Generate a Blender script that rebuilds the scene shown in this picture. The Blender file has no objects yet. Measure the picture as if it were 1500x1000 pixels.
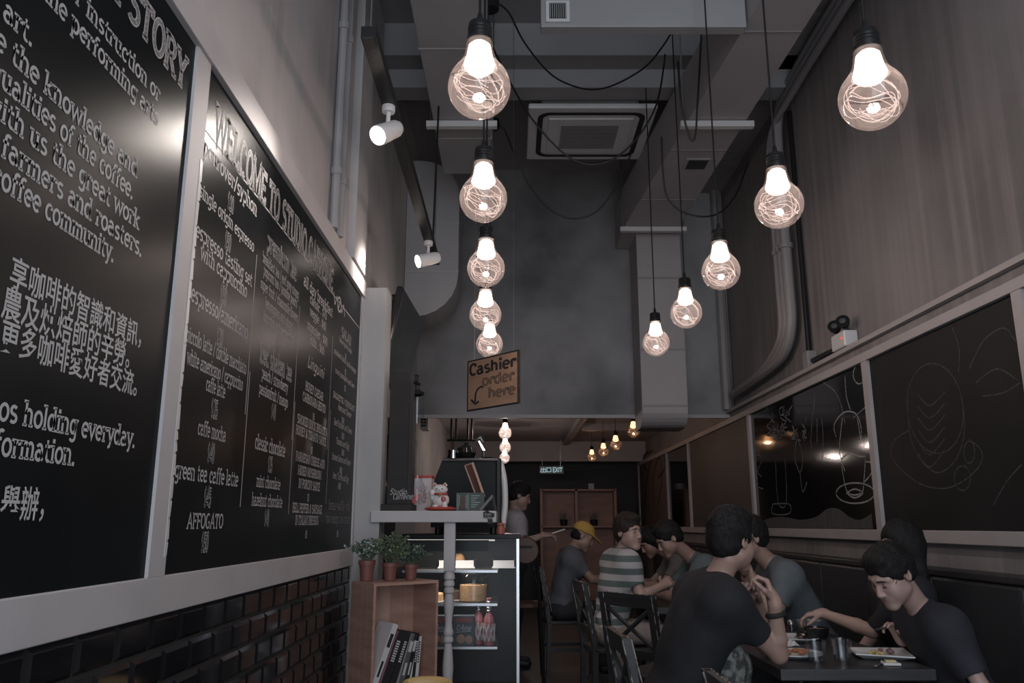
import bpy, bmesh, math, random
import numpy as np
from mathutils import Vector, Matrix, Euler
R = math.radians
PI = math.pi
random.seed(7)
C = bpy.context.scene.collection
S = bpy.context.scene

# ------------------------------------------------------------------ camera
CAMZ, FPX = 1.30, 1180.0
PITCH = math.atan(268.0 / FPX)
cd = bpy.data.cameras.new('camera'); cam = bpy.data.objects.new('camera', cd); C.objects.link(cam)
cam.location = (0, 0, CAMZ); cam.rotation_euler = (PI / 2 + PITCH, 0, 0)
cd.sensor_width = 36.0; cd.lens = 36.0 * FPX / 1500.0; cd.clip_start = 0.05; cd.clip_end = 100
S.camera = cam

# ------------------------------------------------------------------ view + sky + daylight
S.view_settings.view_transform = 'Standard'; S.view_settings.look = 'None'
S.view_settings.exposure = 0.0; S.view_settings.gamma = 1.0
S.view_settings.use_curve_mapping = False
S.cycles.max_bounces = 8; S.cycles.diffuse_bounces = 4; S.cycles.glossy_bounces = 3
S.cycles.transparent_max_bounces = 12; S.cycles.transmission_bounces = 6
S.cycles.sample_clamp_indirect = 4.0; S.cycles.caustics_reflective = False; S.cycles.caustics_refractive = False
wd = bpy.data.worlds.new('street_sky'); S.world = wd; wd.use_nodes = True
wd.node_tree.nodes['Background'].inputs[0].default_value = (0.82, 0.90, 1.0, 1)
wd.node_tree.nodes['Background'].inputs[1].default_value = 3.3
# daylight through the open shop front behind the camera
pd = bpy.data.lights.new('shopfront_daylight', 'AREA'); pd.shape = 'RECTANGLE'; pd.size = 3.3; pd.size_y = 5.1
pd.cycles.is_portal = True
po = bpy.data.objects.new('shopfront_daylight', pd); C.objects.link(po)
po.location = (0.65, -2.0, 2.57); po.rotation_euler = (R(90), 0, 0)
BULB_W, LOW_BULB_W, SPOT_W = 5.4, 6.0, 30.0

# ------------------------------------------------------------------ materials
def mat(name, col, rough=0.6, metal=0.0, noise=None, spec=0.5, emit=None, estr=0.0, bump=None, coat=0.0, alpha=None):
    """noise = (scale xyz, second colour, low, high, detail); bump = (scale, strength)"""
    m = bpy.data.materials.new(name); m.use_nodes = True
    nt = m.node_tree; b = nt.nodes['Principled BSDF']
    b.inputs['Base Color'].default_value = (*col, 1); b.inputs['Roughness'].default_value = rough
    b.inputs['Metallic'].default_value = metal; b.inputs['Specular IOR Level'].default_value = spec
    b.inputs['Coat Weight'].default_value = coat
    if emit: b.inputs['Emission Color'].default_value = (*emit, 1); b.inputs['Emission Strength'].default_value = estr
    if noise or bump:
        tc = nt.nodes.new('ShaderNodeTexCoord')
    if noise:
        sc, c2, lo, hi, det = noise
        mp = nt.nodes.new('ShaderNodeMapping'); mp.inputs['Scale'].default_value = sc
        nz = nt.nodes.new('ShaderNodeTexNoise'); nz.inputs['Scale'].default_value = 1; nz.inputs['Detail'].default_value = det
        rp = nt.nodes.new('ShaderNodeValToRGB')
        rp.color_ramp.elements[0].position = lo; rp.color_ramp.elements[1].position = hi
        rp.color_ramp.elements[0].color = (*col, 1); rp.color_ramp.elements[1].color = (*c2, 1)
        nt.links.new(tc.outputs['Object'], mp.inputs[0]); nt.links.new(mp.outputs[0], nz.inputs['Vector'])
        nt.links.new(nz.outputs['Fac'], rp.inputs[0]); nt.links.new(rp.outputs[0], b.inputs['Base Color'])
    if bump:
        n2 = nt.nodes.new('ShaderNodeTexNoise'); n2.inputs['Scale'].default_value = bump[0]; n2.inputs['Detail'].default_value = 4
        bp = nt.nodes.new('ShaderNodeBump'); bp.inputs['Strength'].default_value = bump[1]; bp.inputs['Distance'].default_value = 0.01
        nt.links.new(tc.outputs['Object'], n2.inputs['Vector']); nt.links.new(n2.outputs['Fac'], bp.inputs['Height'])
        nt.links.new(bp.outputs[0], b.inputs['Normal'])
    return m

def concrete(name, a, b, c, streak, rough=0.7):
    """skim-coated cement: broad blotches plus trowel streaks stretched along one axis"""
    m = bpy.data.materials.new(name); m.use_nodes = True; nt = m.node_tree; bs = nt.nodes['Principled BSDF']
    tc = nt.nodes.new('ShaderNodeTexCoord')
    def nz(sc, det, lo, hi, c0, c1):
        mp = nt.nodes.new('ShaderNodeMapping'); mp.inputs['Scale'].default_value = sc
        n = nt.nodes.new('ShaderNodeTexNoise'); n.inputs['Scale'].default_value = 1; n.inputs['Detail'].default_value = det
        rp = nt.nodes.new('ShaderNodeValToRGB'); e = rp.color_ramp.elements
        e[0].position, e[1].position = lo, hi; e[0].color = (*c0, 1); e[1].color = (*c1, 1)
        nt.links.new(tc.outputs['Object'], mp.inputs[0]); nt.links.new(mp.outputs[0], n.inputs['Vector']); nt.links.new(n.outputs['Fac'], rp.inputs[0])
        return rp
    big = nz((0.9, 0.9, 0.9), 5, 0.32, 0.7, a, b)
    fine = nz(streak, 6, 0.42, 0.75, (0, 0, 0), (1, 1, 1))
    mx = nt.nodes.new('ShaderNodeMix'); mx.data_type = 'RGBA'
    ml = nt.nodes.new('ShaderNodeMath'); ml.operation = 'MULTIPLY'; ml.inputs[1].default_value = 0.65
    nt.links.new(fine.outputs[0], ml.inputs[0]); nt.links.new(ml.outputs[0], mx.inputs['Factor'])
    nt.links.new(big.outputs[0], mx.inputs['A']); mx.inputs['B'].default_value = (*c, 1)
    nt.links.new(mx.outputs['Result'], bs.inputs['Base Color'])
    bs.inputs['Roughness'].default_value = rough
    bp = nt.nodes.new('ShaderNodeBump'); bp.inputs['Strength'].default_value = 0.12; bp.inputs['Distance'].default_value = 0.01
    nt.links.new(fine.outputs[0], bp.inputs['Height']); nt.links.new(bp.outputs[0], bs.inputs['Normal'])
    return m

def glass(name, tint, refl=0.1, rough=0.02, rim=.45):
    """thin pane or shell: tinted transparency with a mirror reflection on both faces"""
    m = bpy.data.materials.new(name); m.use_nodes = True; nt = m.node_tree; nt.nodes.clear()
    out = nt.nodes.new('ShaderNodeOutputMaterial'); mx = nt.nodes.new('ShaderNodeMixShader')
    tr = nt.nodes.new('ShaderNodeBsdfTransparent'); tr.inputs[0].default_value = (*tint, 1)
    gl = nt.nodes.new('ShaderNodeBsdfGlossy'); gl.inputs['Roughness'].default_value = rough
    lw = nt.nodes.new('ShaderNodeLayerWeight'); lw.inputs['Blend'].default_value = 0.25
    ma = nt.nodes.new('ShaderNodeMath'); ma.operation = 'MULTIPLY_ADD'; ma.inputs[1].default_value = rim; ma.inputs[2].default_value = refl
    ma.use_clamp = True
    nt.links.new(lw.outputs['Facing'], ma.inputs[0]); nt.links.new(ma.outputs[0], mx.inputs[0])
    nt.links.new(tr.outputs[0], mx.inputs[1]); nt.links.new(gl.outputs[0], mx.inputs[2]); nt.links.new(mx.outputs[0], out.inputs[0])
    return m

def bulb_glass(name, tint, refl, coat, amount):
    m = glass(name, tint, refl); nt = m.node_tree; out = [n for n in nt.nodes if n.type == 'OUTPUT_MATERIAL'][0]; src = out.inputs[0].links[0].from_socket
    tl_ = nt.nodes.new('ShaderNodeBsdfTranslucent'); tl_.inputs[0].default_value = (*coat, 1); mx = nt.nodes.new('ShaderNodeMixShader'); mx.inputs[0].default_value = amount
    nt.links.new(src, mx.inputs[1]); nt.links.new(tl_.outputs[0], mx.inputs[2]); nt.links.new(mx.outputs[0], out.inputs[0]); return m
def glow(name, col, s):
    m = bpy.data.materials.new(name); m.use_nodes = True; nt = m.node_tree; nt.nodes.clear()
    out = nt.nodes.new('ShaderNodeOutputMaterial'); e = nt.nodes.new('ShaderNodeEmission')
    e.inputs[0].default_value = (*col, 1); e.inputs[1].default_value = s; nt.links.new(e.outputs[0], out.inputs[0]); return m

K = {}
K['wall_l'] = concrete('cement_left', (.27, .265, .262), (.58, .57, .568), (.52, .44, .445), (6, 11, .4))
K['wall_r'] = concrete('cement_right', (.155, .147, .147), (.285, .269, .270), (.34, .298, .304), (6, 14, .4))
K['wall_b'] = concrete('cement_back', (.095, .095, .098), (.38, .375, .38), (.22, .215, .225), (1.8, 2, 1.1))
K['ceil'] = mat('painted_ceiling', (.24, .235, .24), .8, noise=((.8, .8, .8), (.30, .295, .30), .3, .7, 4))
K['floor'] = mat('dark_floor', (.065, .062, .063), .45, noise=((1.5, 1.5, 1.5), (.095, .09, .09), .3, .7, 5))
K['rear'] = mat('rear_dark_wall', (.035, .038, .045), .6)
K['frame_w'] = mat('white_painted_timber', (.45, .43, .435), .65, noise=((3, 3, 3), (.51, .485, .49), .3, .7, 4))
K['frame_r'] = mat('grey_painted_timber', (.36, .335, .335), .5, noise=((3, 3, 3), (.42, .39, .39), .3, .7, 4))
K['board'] = mat('black_board', (.009, .0108, .012), .31, noise=((2.2, 2.2, 2.2), (.014, .016, .017), .35, .7, 5), spec=.05)
K['letter'] = mat('painted_lettering', (.50, .49, .49), .7, spec=.2)
K['letter_dim'] = mat('chalk_hatched_lettering', (.17, .165, .165), .7, noise=((60, 60, 220), (.42, .41, .41), .5, .62, 2))
K['chalk'] = mat('chalk_line', (.20, .20, .20), .9, noise=((60, 60, 60), (.05, .05, .05), .45, .65, 3))
K['chalk_b'] = mat('bright_chalk_line', (.34, .34, .34), .9, noise=((60, 60, 60), (.12, .12, .12), .45, .65, 3))
K['tile'] = mat('black_glazed_tile', (.012, .012, .014), .09, spec=.6)
K['grout'] = mat('dark_grout', (.02, .02, .02), .8)
K['wood'] = mat('red_crate_wood', (.33, .185, .145), .55, noise=((3, 3, 22), (.43, .26, .205), .35, .65, 4))
K['wood2'] = mat('pale_plank', (.40, .24, .185), .55, noise=((3, 14, 3), (.47, .30, .24), .35, .65, 4))
K['white'] = mat('white_enamel', (.62, .61, .61), .35)
K['grey_w'] = mat('duct_grey', (.29, .285, .29), .5, noise=((2, 2, 2), (.34, .335, .34), .3, .7, 3))
K['duct'] = mat('painted_duct', (.33, .31, .315), .5, noise=((1.5, 1.5, 1.5), (.38, .36, .365), .3, .7, 3))
K['pipe'] = mat('painted_pipe', (.27, .25, .25), .5)
K['black'] = mat('black_plastic', (.015, .015, .016), .4, spec=.22)
K['blackm'] = mat('matt_black', (.018, .018, .019), .7)
K['screen'] = mat('screen_glass', (.006, .006, .007), .06, spec=.6)
K['steel'] = mat('brushed_steel', (.55, .55, .56), .3, 1.0)
K['chrome'] = mat('polished_chrome', (.75, .75, .77), .08, 1.0)
K['dwood'] = mat('black_stained_wood', (.026, .026, .028), .42, noise=((4, 4, 30), (.040, .040, .043), .35, .7, 4))
K['worn'] = mat('worn_bare_edge', (.35, .32, .29), .7, noise=((60, 60, 25), (.02, .02, .02), .47, .53, 3))
K['leather'] = mat('black_leatherette', (.032, .034, .038), .45)
K['bulb'] = bulb_glass('rose_bulb_glass', (.96, .86, .82), .045, (1, .80, .73), .03)
K['bulb_amber'] = bulb_glass('amber_bulb_glass', (.86, .62, .42), .10, (1, .55, .3), .012)
K['pane'] = glass('clear_pane', (.93, .94, .95), .010, rough=.32)
K['tumbler'] = glass('tumbler_glass', (.94, .95, .96), .04, rim=.42)
K['core'] = glow('lamp_core', (1, .88, .80), 5.0)
K['core_a'] = glow('amber_lamp_core', (1, .62, .36), 5.0)
K['led'] = glow('led_wire', (1, .85, .80), .95)
K['spotface'] = glow('spot_face', (1, .88, .80), 20.0)
K['exit'] = glow('exit_letters', (.55, .75, .82), .55)

# ------------------------------------------------------------------ helpers
SP, CP = math.sin(PITCH), math.cos(PITCH)
def ray(u, v):
    x, y = (u - 750) / FPX, (500 - v) / FPX
    return Vector((x, CP - y * SP, SP + y * CP))
CAM = Vector((0, 0, CAMZ))
def on_x(u, v, X): d = ray(u, v); return CAM + d * (X / d.x)
def on_y(u, v, Y): d = ray(u, v); return CAM + d * (Y / d.y)
def on_z(u, v, Z): d = ray(u, v); return CAM + d * ((Z - CAMZ) / d.z)
def at(u, v, t): return CAM + ray(u, v) * t

def tag(o, label=None, cat=None, group=None, kind=None):
    if label: o['label'] = label
    if cat: o['category'] = cat
    if group: o['group'] = group
    if kind: o['kind'] = kind
    return o
def thing(name, label, cat, loc=(0, 0, 0), group=None):
    o = bpy.data.objects.new(name, None); C.objects.link(o); o.location = loc; o.empty_display_size = .1
    return tag(o, label, cat, group)
def root_loc(p):
    while p.parent is not None: p = p.parent
    return Vector(p.location)

class MB:
    """collects shapes given in world coordinates; build() links them as ONE mesh object"""
    def __init__(s): s.bm = bmesh.new(); s.mi = 0; s.mats = []
    def use(s, m):
        if m not in s.mats: s.mats.append(m)
        s.mi = s.mats.index(m); return s
    def face(s, vs):
        try: f = s.bm.faces.new(vs); f.material_index = s.mi; return f
        except ValueError: return None
    def box(s, lo, hi, M=None, bev=0.0):
        x0, y0, z0 = lo; x1, y1, z1 = hi
        if bev > 0:
            t = bmesh.new(); bmesh.ops.create_cube(t, size=1.0)
            for v in t.verts:
                v.co = Vector(((x0 + x1) / 2 + v.co.x * (x1 - x0), (y0 + y1) / 2 + v.co.y * (y1 - y0), (z0 + z1) / 2 + v.co.z * (z1 - z0)))
            bmesh.ops.bevel(t, geom=list(t.edges), offset=bev, segments=2, profile=.5, affect='EDGES')
            mp = {}
            for v in t.verts: mp[v.index] = None
            t.verts.index_update()
            nv = [s.bm.verts.new(M @ v.co if M else v.co) for v in t.verts]
            for f in t.faces: s.face([nv[v.index] for v in f.verts])
            t.free(); return s
        p = [Vector(c) for c in ((x0, y0, z0), (x1, y0, z0), (x1, y1, z0), (x0, y1, z0), (x0, y0, z1), (x1, y0, z1), (x1, y1, z1), (x0, y1, z1))]
        v = [s.bm.verts.new(M @ q if M else q) for q in p]
        for f in ((0, 3, 2, 1), (4, 5, 6, 7), (0, 1, 5, 4), (1, 2, 6, 5), (2, 3, 7, 6), (3, 0, 4, 7)): s.face([v[i] for i in f])
        return s
    def tube(s, pts, r, n=8, cap=True):
        pts = [Vector(p) for p in pts]; rr = r if isinstance(r, (list, tuple)) else [r] * len(pts)
        rings = []; up = None
        for i, p in enumerate(pts):
            d = (pts[min(i + 1, len(pts) - 1)] - pts[max(i - 1, 0)])
            d = d.normalized() if d.length > 1e-9 else Vector((0, 0, 1))
            if up is None:
                up = d.orthogonal().normalized()
            up = (up - d * up.dot(d)); up = up.normalized() if up.length > 1e-6 else d.orthogonal().normalized()
            w = d.cross(up)
            rings.append([s.bm.verts.new(p + (up * math.cos(2 * PI * k / n) + w * math.sin(2 * PI * k / n)) * rr[i]) for k in range(n)])
        for a, b in zip(rings, rings[1:]):
            for k in range(n): s.face([a[k], a[(k + 1) % n], b[(k + 1) % n], b[k]])
        if cap: s.face(rings[0][::-1]); s.face(rings[-1])
        return s
    def lathe(s, prof, c=(0, 0, 0), n=24, M=None, cap=True):
        """prof = [(r, z)] bottom to top about the z axis at c"""
        c = Vector(c); rings = []
        for r, z in prof:
            if r < 1e-5:
                p = Vector((0, 0, z)); rings.append([s.bm.verts.new((M @ p if M else p) + c)])
            else:
                ring = []
                for k in range(n):
                    p = Vector((r * math.cos(2 * PI * k / n), r * math.sin(2 * PI * k / n), z))
                    ring.append(s.bm.verts.new((M @ p if M else p) + c))
                rings.append(ring)
        for a, b in zip(rings, rings[1:]):
            for k in range(n):
                k2 = (k + 1) % n
                if len(a) == 1 and len(b) == 1: continue
                if len(a) == 1: s.face([a[0], b[k2], b[k]])
                elif len(b) == 1: s.face([a[k], a[k2], b[0]])
                else: s.face([a[k], a[k2], b[k2], b[k]])
        if cap:
            if len(rings[0]) > 1: s.face(rings[0][::-1])
            if len(rings[-1]) > 1: s.face(rings[-1])
        return s
    def ball(s, c, r, M=None, n=12):
        rx, ry, rz = (r, r, r) if not isinstance(r, (tuple, list)) else r
        t = bmesh.new(); bmesh.ops.create_uvsphere(t, u_segments=n, v_segments=max(6, n * 2 // 3), radius=1)
        t.verts.index_update(); c = Vector(c); nv = []
        for v in t.verts:
            p = Vector((v.co.x * rx, v.co.y * ry, v.co.z * rz)); nv.append(s.bm.verts.new((M @ p if M else p) + c))
        for f in t.faces: s.face([nv[v.index] for v in f.verts])
        t.free(); return s
    def prism(s, poly, vec):
        """poly = 3-D outline, pushed along vec"""
        a = [s.bm.verts.new(Vector(p)) for p in poly]; b = [s.bm.verts.new(Vector(p) + Vector(vec)) for p in poly]
        n = len(a); s.face(a[::-1]); s.face(b)
        for k in range(n): s.face([a[k], a[(k + 1) % n], b[(k + 1) % n], b[k]])
        return s
    def quad(s, pts): s.face([s.bm.verts.new(Vector(p)) for p in pts]); return s
    def build(s, name, m=None, parent=None, origin=None, smooth=False, auto=35):
        me = bpy.data.meshes.new(name)
        org = root_loc(parent) if parent is not None else Vector(origin or (0, 0, 0))
        if org.length > 0: bmesh.ops.translate(s.bm, verts=s.bm.verts, vec=-org)
        bmesh.ops.recalc_face_normals(s.bm, faces=s.bm.faces)
        if smooth:
            for f in s.bm.faces: f.smooth = True
            for e in s.bm.edges:
                if len(e.link_faces) == 2 and e.calc_face_angle(0) > R(auto): e.smooth = False
        s.bm.to_mesh(me); s.bm.free()
        for q in (s.mats or [m]): me.materials.append(q)
        o = bpy.data.objects.new(name, me); C.objects.link(o)
        if parent is not None: o.parent = parent
        else: o.location = org
        return o

def struct(name, mb, m, smooth=False):
    o = mb.build(name, m, smooth=smooth); o['kind'] = 'structure'; return o
def copy_tree(o, loc, label=None, group=None, rz=None, scale=None):
    def rec(a, par):
        b = a.copy(); C.objects.link(b); b.parent = par
        for ch in a.children: rec(ch, b)
        return b
    b = rec(o, None); b.location = loc
    if rz is not None: b.rotation_euler = (0, 0, rz)
    if scale: b.scale = (scale,) * 3
    if label: b['label'] = label
    if group: b['group'] = group
    return b
def zrot(a, c=(0, 0, 0)): return Matrix.Translation(Vector(c)) @ Matrix.Rotation(a, 4, 'Z')
def arc(c, a0, a1, ax, ay, r, n=8):
    c = Vector(c); ax = Vector(ax); ay = Vector(ay)
    return [c + (ax * math.cos(R(a0 + (a1 - a0) * i / n)) + ay * math.sin(R(a0 + (a1 - a0) * i / n))) * r for i in range(n + 1)]
def sag(p, q, drop, n=24):
    p, q = Vector(p), Vector(q); out = []
    for i in range(n + 1):
        t = i / n; w = p.lerp(q, t); w.z -= drop * 4 * t * (1 - t); out.append(w)
    return out
def smooth_path(pts, n=8):
    P = [Vector(p) for p in pts]; out = []
    for i in range(len(P) - 1):
        a, b, c, d = P[max(i - 1, 0)], P[i], P[i + 1], P[min(i + 2, len(P) - 1)]
        for k in range(n):
            t = k / n
            out.append(.5 * ((2 * b) + (c - a) * t + (2 * a - 5 * b + 4 * c - d) * t * t + (3 * b - a - 3 * c + d) * t ** 3))
    out.append(P[-1]); return out

# ------------------------------------------------------------------ slab-serif stroke lettering
def E(cx, cy, rx, ry, a0=0, a1=360, n=14):
    return [(cx + rx * math.cos(R(a0 + (a1 - a0) * i / n)), cy + ry * math.sin(R(a0 + (a1 - a0) * i / n))) for i in range(n + 1)]
def sf(*xy): return [('s', x, y) for x, y in zip(xy[::2], xy[1::2])]
X = .68
G = {
 'a': (.64, [E(.28, .46, .18, .21, 150, 0) + [(.46, .1), (.58, .02)], E(.27, .2, .19, .2)]),
 'b': (.64, [[(.14, 1), (.14, 0)], E(.34, .34, .21, .33)] + sf(.09, 1)),
 'c': (.57, [E(.31, .34, .23, .33, 48, 312)] + [('d', .46, .55)]),
 'd': (.66, [E(.29, .34, .21, .33), [(.5, 1), (.5, 0)]] + sf(.45, 1, .55, 0)),
 'e': (.60, [E(.31, .34, .24, .33, 0, 312), [(.07, .35), (.55, .35)]]),
 'f': (.44, [[(.18, 0), (.18, .8)] + E(.34, .8, .16, .19, 180, 45), [(.03, X - .03), (.38, X - .03)]] + sf(.18, 0)),
 'g': (.62, [E(.28, .37, .2, .3), [(.49, X), (.49, -.1)] + E(.29, -.1, .2, .19, 0, -150)] + sf(.53, X)),
 'h': (.68, [[(.14, 1), (.14, 0)], E(.33, .44, .19, .23, 180, 0) + [(.52, 0)]] + sf(.09, 1, .14, 0, .53, 0)),
 'i': (.32, [[(.16, X), (.16, 0)], ('d', .16, .92)] + sf(.11, X, .16, 0)),
 'j': (.32, [[(.18, X), (.18, -.12)] + E(.04, -.12, .14, .16, 0, -110), ('d', .18, .92)] + sf(.13, X)),
 'k': (.64, [[(.14, 1), (.14, 0)], [(.48, X - .03), (.14, .26)], [(.26, .36), (.52, 0)]] + sf(.09, 1, .14, 0, .5, X - .03, .54, 0)),
 'l': (.32, [[(.16, 1), (.16, 0)]] + sf(.11, 1, .16, 0)),
 'm': (.98, [[(.14, X), (.14, 0)], E(.31, .46, .17, .21, 180, 0) + [(.48, 0)], E(.65, .46, .17, .21, 180, 0) + [(.82, 0)]] + sf(.09, X, .14, 0, .48, 0, .84, 0)),
 'n': (.68, [[(.14, X), (.14, 0)], E(.33, .44, .19, .23, 180, 0) + [(.52, 0)]] + sf(.09, X, .14, 0, .53, 0)),
 'o': (.62, [E(.31, .34, .24, .33)]),
 'p': (.64, [[(.14, X), (.14, -.3)], E(.34, .34, .21, .33)] + sf(.09, X, .14, -.3)),
 'q': (.64, [E(.29, .34, .21, .33), [(.5, X), (.5, -.3)]] + sf(.5, -.3)),
 'r': (.50, [[(.16, X), (.16, 0)], E(.34, .44, .18, .22, 180, 60), ('d', .43, .59)] + sf(.10, X, .16, 0)),
 's': (.54, [E(.27, .5, .17, .16, 35, 262, 10) + E(.27, .17, .19, .16, 82, -140, 10)]),
 't': (.44, [[(.18, .92), (.18, .16)] + E(.31, .17, .13, .16, 180, 310), [(.03, X - .03), (.38, X - .03)]]),
 'u': (.68, [[(.13, X), (.13, .24)] + E(.32, .24, .19, .23, 180, 360) + [(.51, X)], [(.51, .3), (.51, 0)]] + sf(.09, X, .47, X, .55, 0)),
 'v': (.60, [[(.07, X), (.3, 0), (.53, X)]] + sf(.08, X, .52, X)),
 'w': (.90, [[(.07, X), (.25, 0), (.45, X - .05), (.65, 0), (.83, X)]] + sf(.08, X, .82, X)),
 'x': (.60, [[(.07, X), (.53, 0)], [(.53, X), (.07, 0)]] + sf(.08, X, .52, X, .08, 0, .52, 0)),
 'y': (.60, [[(.07, X), (.3, .02)], [(.53, X), (.24, -.22), (.1, -.27)]] + sf(.08, X, .52, X)),
 'z': (.54, [[(.08, X - .03), (.46, X - .03), (.07, .04), (.48, .04)]]),
 'A': (.74, [[(.08, 0), (.37, 1), (.66, 0)], [(.19, .35), (.55, .35)]] + sf(.08, 0, .66, 0)),
 'B': (.66, [[(.14, 0), (.14, 1), (.34, 1)] + E(.34, .76, .2, .24, 90, -90) + [(.14, .52)], [(.34, .52)] + E(.36, .26, .21, .26, 90, -90) + [(.14, 0)]] + sf(.09, 1, .09, 0)),
 'C': (.66, [E(.36, .5, .27, .5, 50, 310)] + [[(.55, .7), (.55, .98)]]),
 'D': (.70, [[(.14, 0), (.14, 1), (.3, 1)] + E(.3, .5, .3, .5, 90, -90) + [(.14, 0)]] + sf(.09, 1, .09, 0)),
 'E': (.62, [[(.55, .78), (.55, .97), (.14, .97), (.14, .03), (.56, .03), (.56, .24)], [(.14, .5), (.42, .5)], [(.42, .4), (.42, .6)]] + sf(.09, 1, .09, 0)),
 'F': (.58, [[(.54, .78), (.54, .97), (.14, .97), (.14, 0)], [(.14, .5), (.42, .5)], [(.42, .4), (.42, .6)]] + sf(.09, 1, .15, 0)),
 'G': (.70, [E(.36, .5, .27, .5, 50, 330), [(.4, .42), (.62, .42)], [(.58, .42), (.58, .05)]]),
 'H': (.74, [[(.14, 0), (.14, 1)], [(.58, 0), (.58, 1)], [(.14, .5), (.58, .5)]] + sf(.14, 0, .14, 1, .58, 0, .58, 1)),
 'I': (.34, [[(.17, 0), (.17, 1)]] + sf(.17, 0, .17, 1)),
 'J': (.50, [[(.36, 1), (.36, .2)] + E(.2, .2, .16, .2, 0, -160)] + sf(.36, 1)),
 'K': (.70, [[(.14, 0), (.14, 1)], [(.58, 1), (.14, .42)], [(.28, .58), (.6, 0)]] + sf(.14, 0, .14, 1, .58, 1, .6, 0)),
 'L': (.58, [[(.14, 1), (.14, .03), (.53, .03), (.53, .26)]] + sf(.14, 1, .09, 0)),
 'M': (.90, [[(.12, 0), (.12, 1), (.44, .2), (.76, 1), (.76, 0)]] + sf(.12, 0, .09, 1, .79, 1, .76, 0)),
 'N': (.76, [[(.13, 0), (.13, 1), (.6, 0), (.6, 1)]] + sf(.13, 0, .09, 1, .6, 1)),
 'O': (.72, [E(.36, .5, .28, .49, 0, 360, 18)]),
 'P': (.64, [[(.14, 0), (.14, 1), (.34, 1)] + E(.34, .73, .22, .27, 90, -90) + [(.14, .46)]] + sf(.09, 1, .14, 0)),
 'Q': (.72, [E(.36, .5, .28, .49), [(.4, .25), (.66, -.08)]]),
 'R': (.70, [[(.14, 0), (.14, 1), (.34, 1)] + E(.34, .74, .22, .26, 90, -90) + [(.14, .48)], [(.34, .48), (.6, 0)]] + sf(.09, 1, .14, 0, .62, 0)),
 'S': (.62, [E(.31, .74, .21, .24, 30, 265, 10) + E(.31, .26, .23, .26, 85, -145, 10), [(.5, .75), (.5, .98)]]),
 'T': (.66, [[(.07, .76), (.07, .97), (.59, .97), (.59, .76)], [(.33, .97), (.33, 0)]] + sf(.33, 0)),
 'U': (.74, [[(.14, 1), (.14, .28)] + E(.36, .28, .22, .27, 180, 360) + [(.58, 1)]] + sf(.14, 1, .58, 1)),
 'V': (.70, [[(.08, 1), (.35, 0), (.62, 1)]] + sf(.08, 1, .62, 1)),
 'W': (1.0, [[(.08, 1), (.27, 0), (.5, .85), (.73, 0), (.92, 1)]] + sf(.08, 1, .92, 1)),
 'X': (.68, [[(.08, 1), (.6, 0)], [(.6, 1), (.08, 0)]] + sf(.08, 1, .6, 1, .08, 0, .6, 0)),
 'Y': (.68, [[(.08, 1), (.34, .45), (.6, 1)], [(.34, .45), (.34, 0)]] + sf(.08, 1, .6, 1, .34, 0)),
 'Z': (.60, [[(.08, .97), (.52, .97), (.07, .03), (.54, .03)]]),
 '0': (.58, [E(.29, .5, .21, .49, 0, 360, 16)]), '1': (.40, [[(.08, .82), (.22, .98), (.22, 0)]] + sf(.22, 0)),
 '2': (.56, [E(.28, .74, .2, .24, 160, -30) + [(.08, .04), (.5, .04)]]),
 '3': (.56, [E(.27, .74, .19, .24, 150, -90), E(.27, .26, .21, .26, 90, -150)]),
 '4': (.60, [[(.42, 0), (.42, .98), (.07, .3), (.55, .3)]]), '5': (.56, [[(.48, .96), (.14, .96), (.11, .55)] + E(.27, .31, .21, .3, 130, -145)]),
 '6': (.58, [E(.29, .31, .21, .3), [(.08, .33), (.12, .7), (.42, .98)]]), '7': (.54, [[(.07, .96), (.48, .96), (.2, 0)]]),
 '8': (.58, [E(.29, .75, .18, .23), E(.29, .27, .21, .26)]), '9': (.58, [E(.29, .69, .21, .3), [(.5, .67), (.46, .3), (.16, .02)]]),
 '$': (.58, [E(.29, .7, .19, .19, 30, 265, 9) + E(.29, .3, .21, .21, 85, -145, 9), [(.29, 1.1), (.29, -.1)]]),
 '/': (.46, [[(.06, -.1), (.4, 1.05)]]), '.': (.30, [('d', .14, .04)]), ',': (.3, [[(.16, .06), (.1, -.14)], ('d', .15, .04)]),
 '&': (.72, [[(.62, .06), (.22, .72)] + E(.33, .8, .14, .18, 200, -20) + [(.18, .4)] + E(.28, .2, .2, .2, 130, 360) + [(.6, .46)]]),
 '+': (.56, [[(.28, .15), (.28, .75)], [(.05, .45), (.51, .45)]]), '-': (.4, [[(.06, .38), (.34, .38)]]), "'": (.2, [[(.1, .98), (.08, .78)]]), ' ': (.34, []),
}
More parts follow.
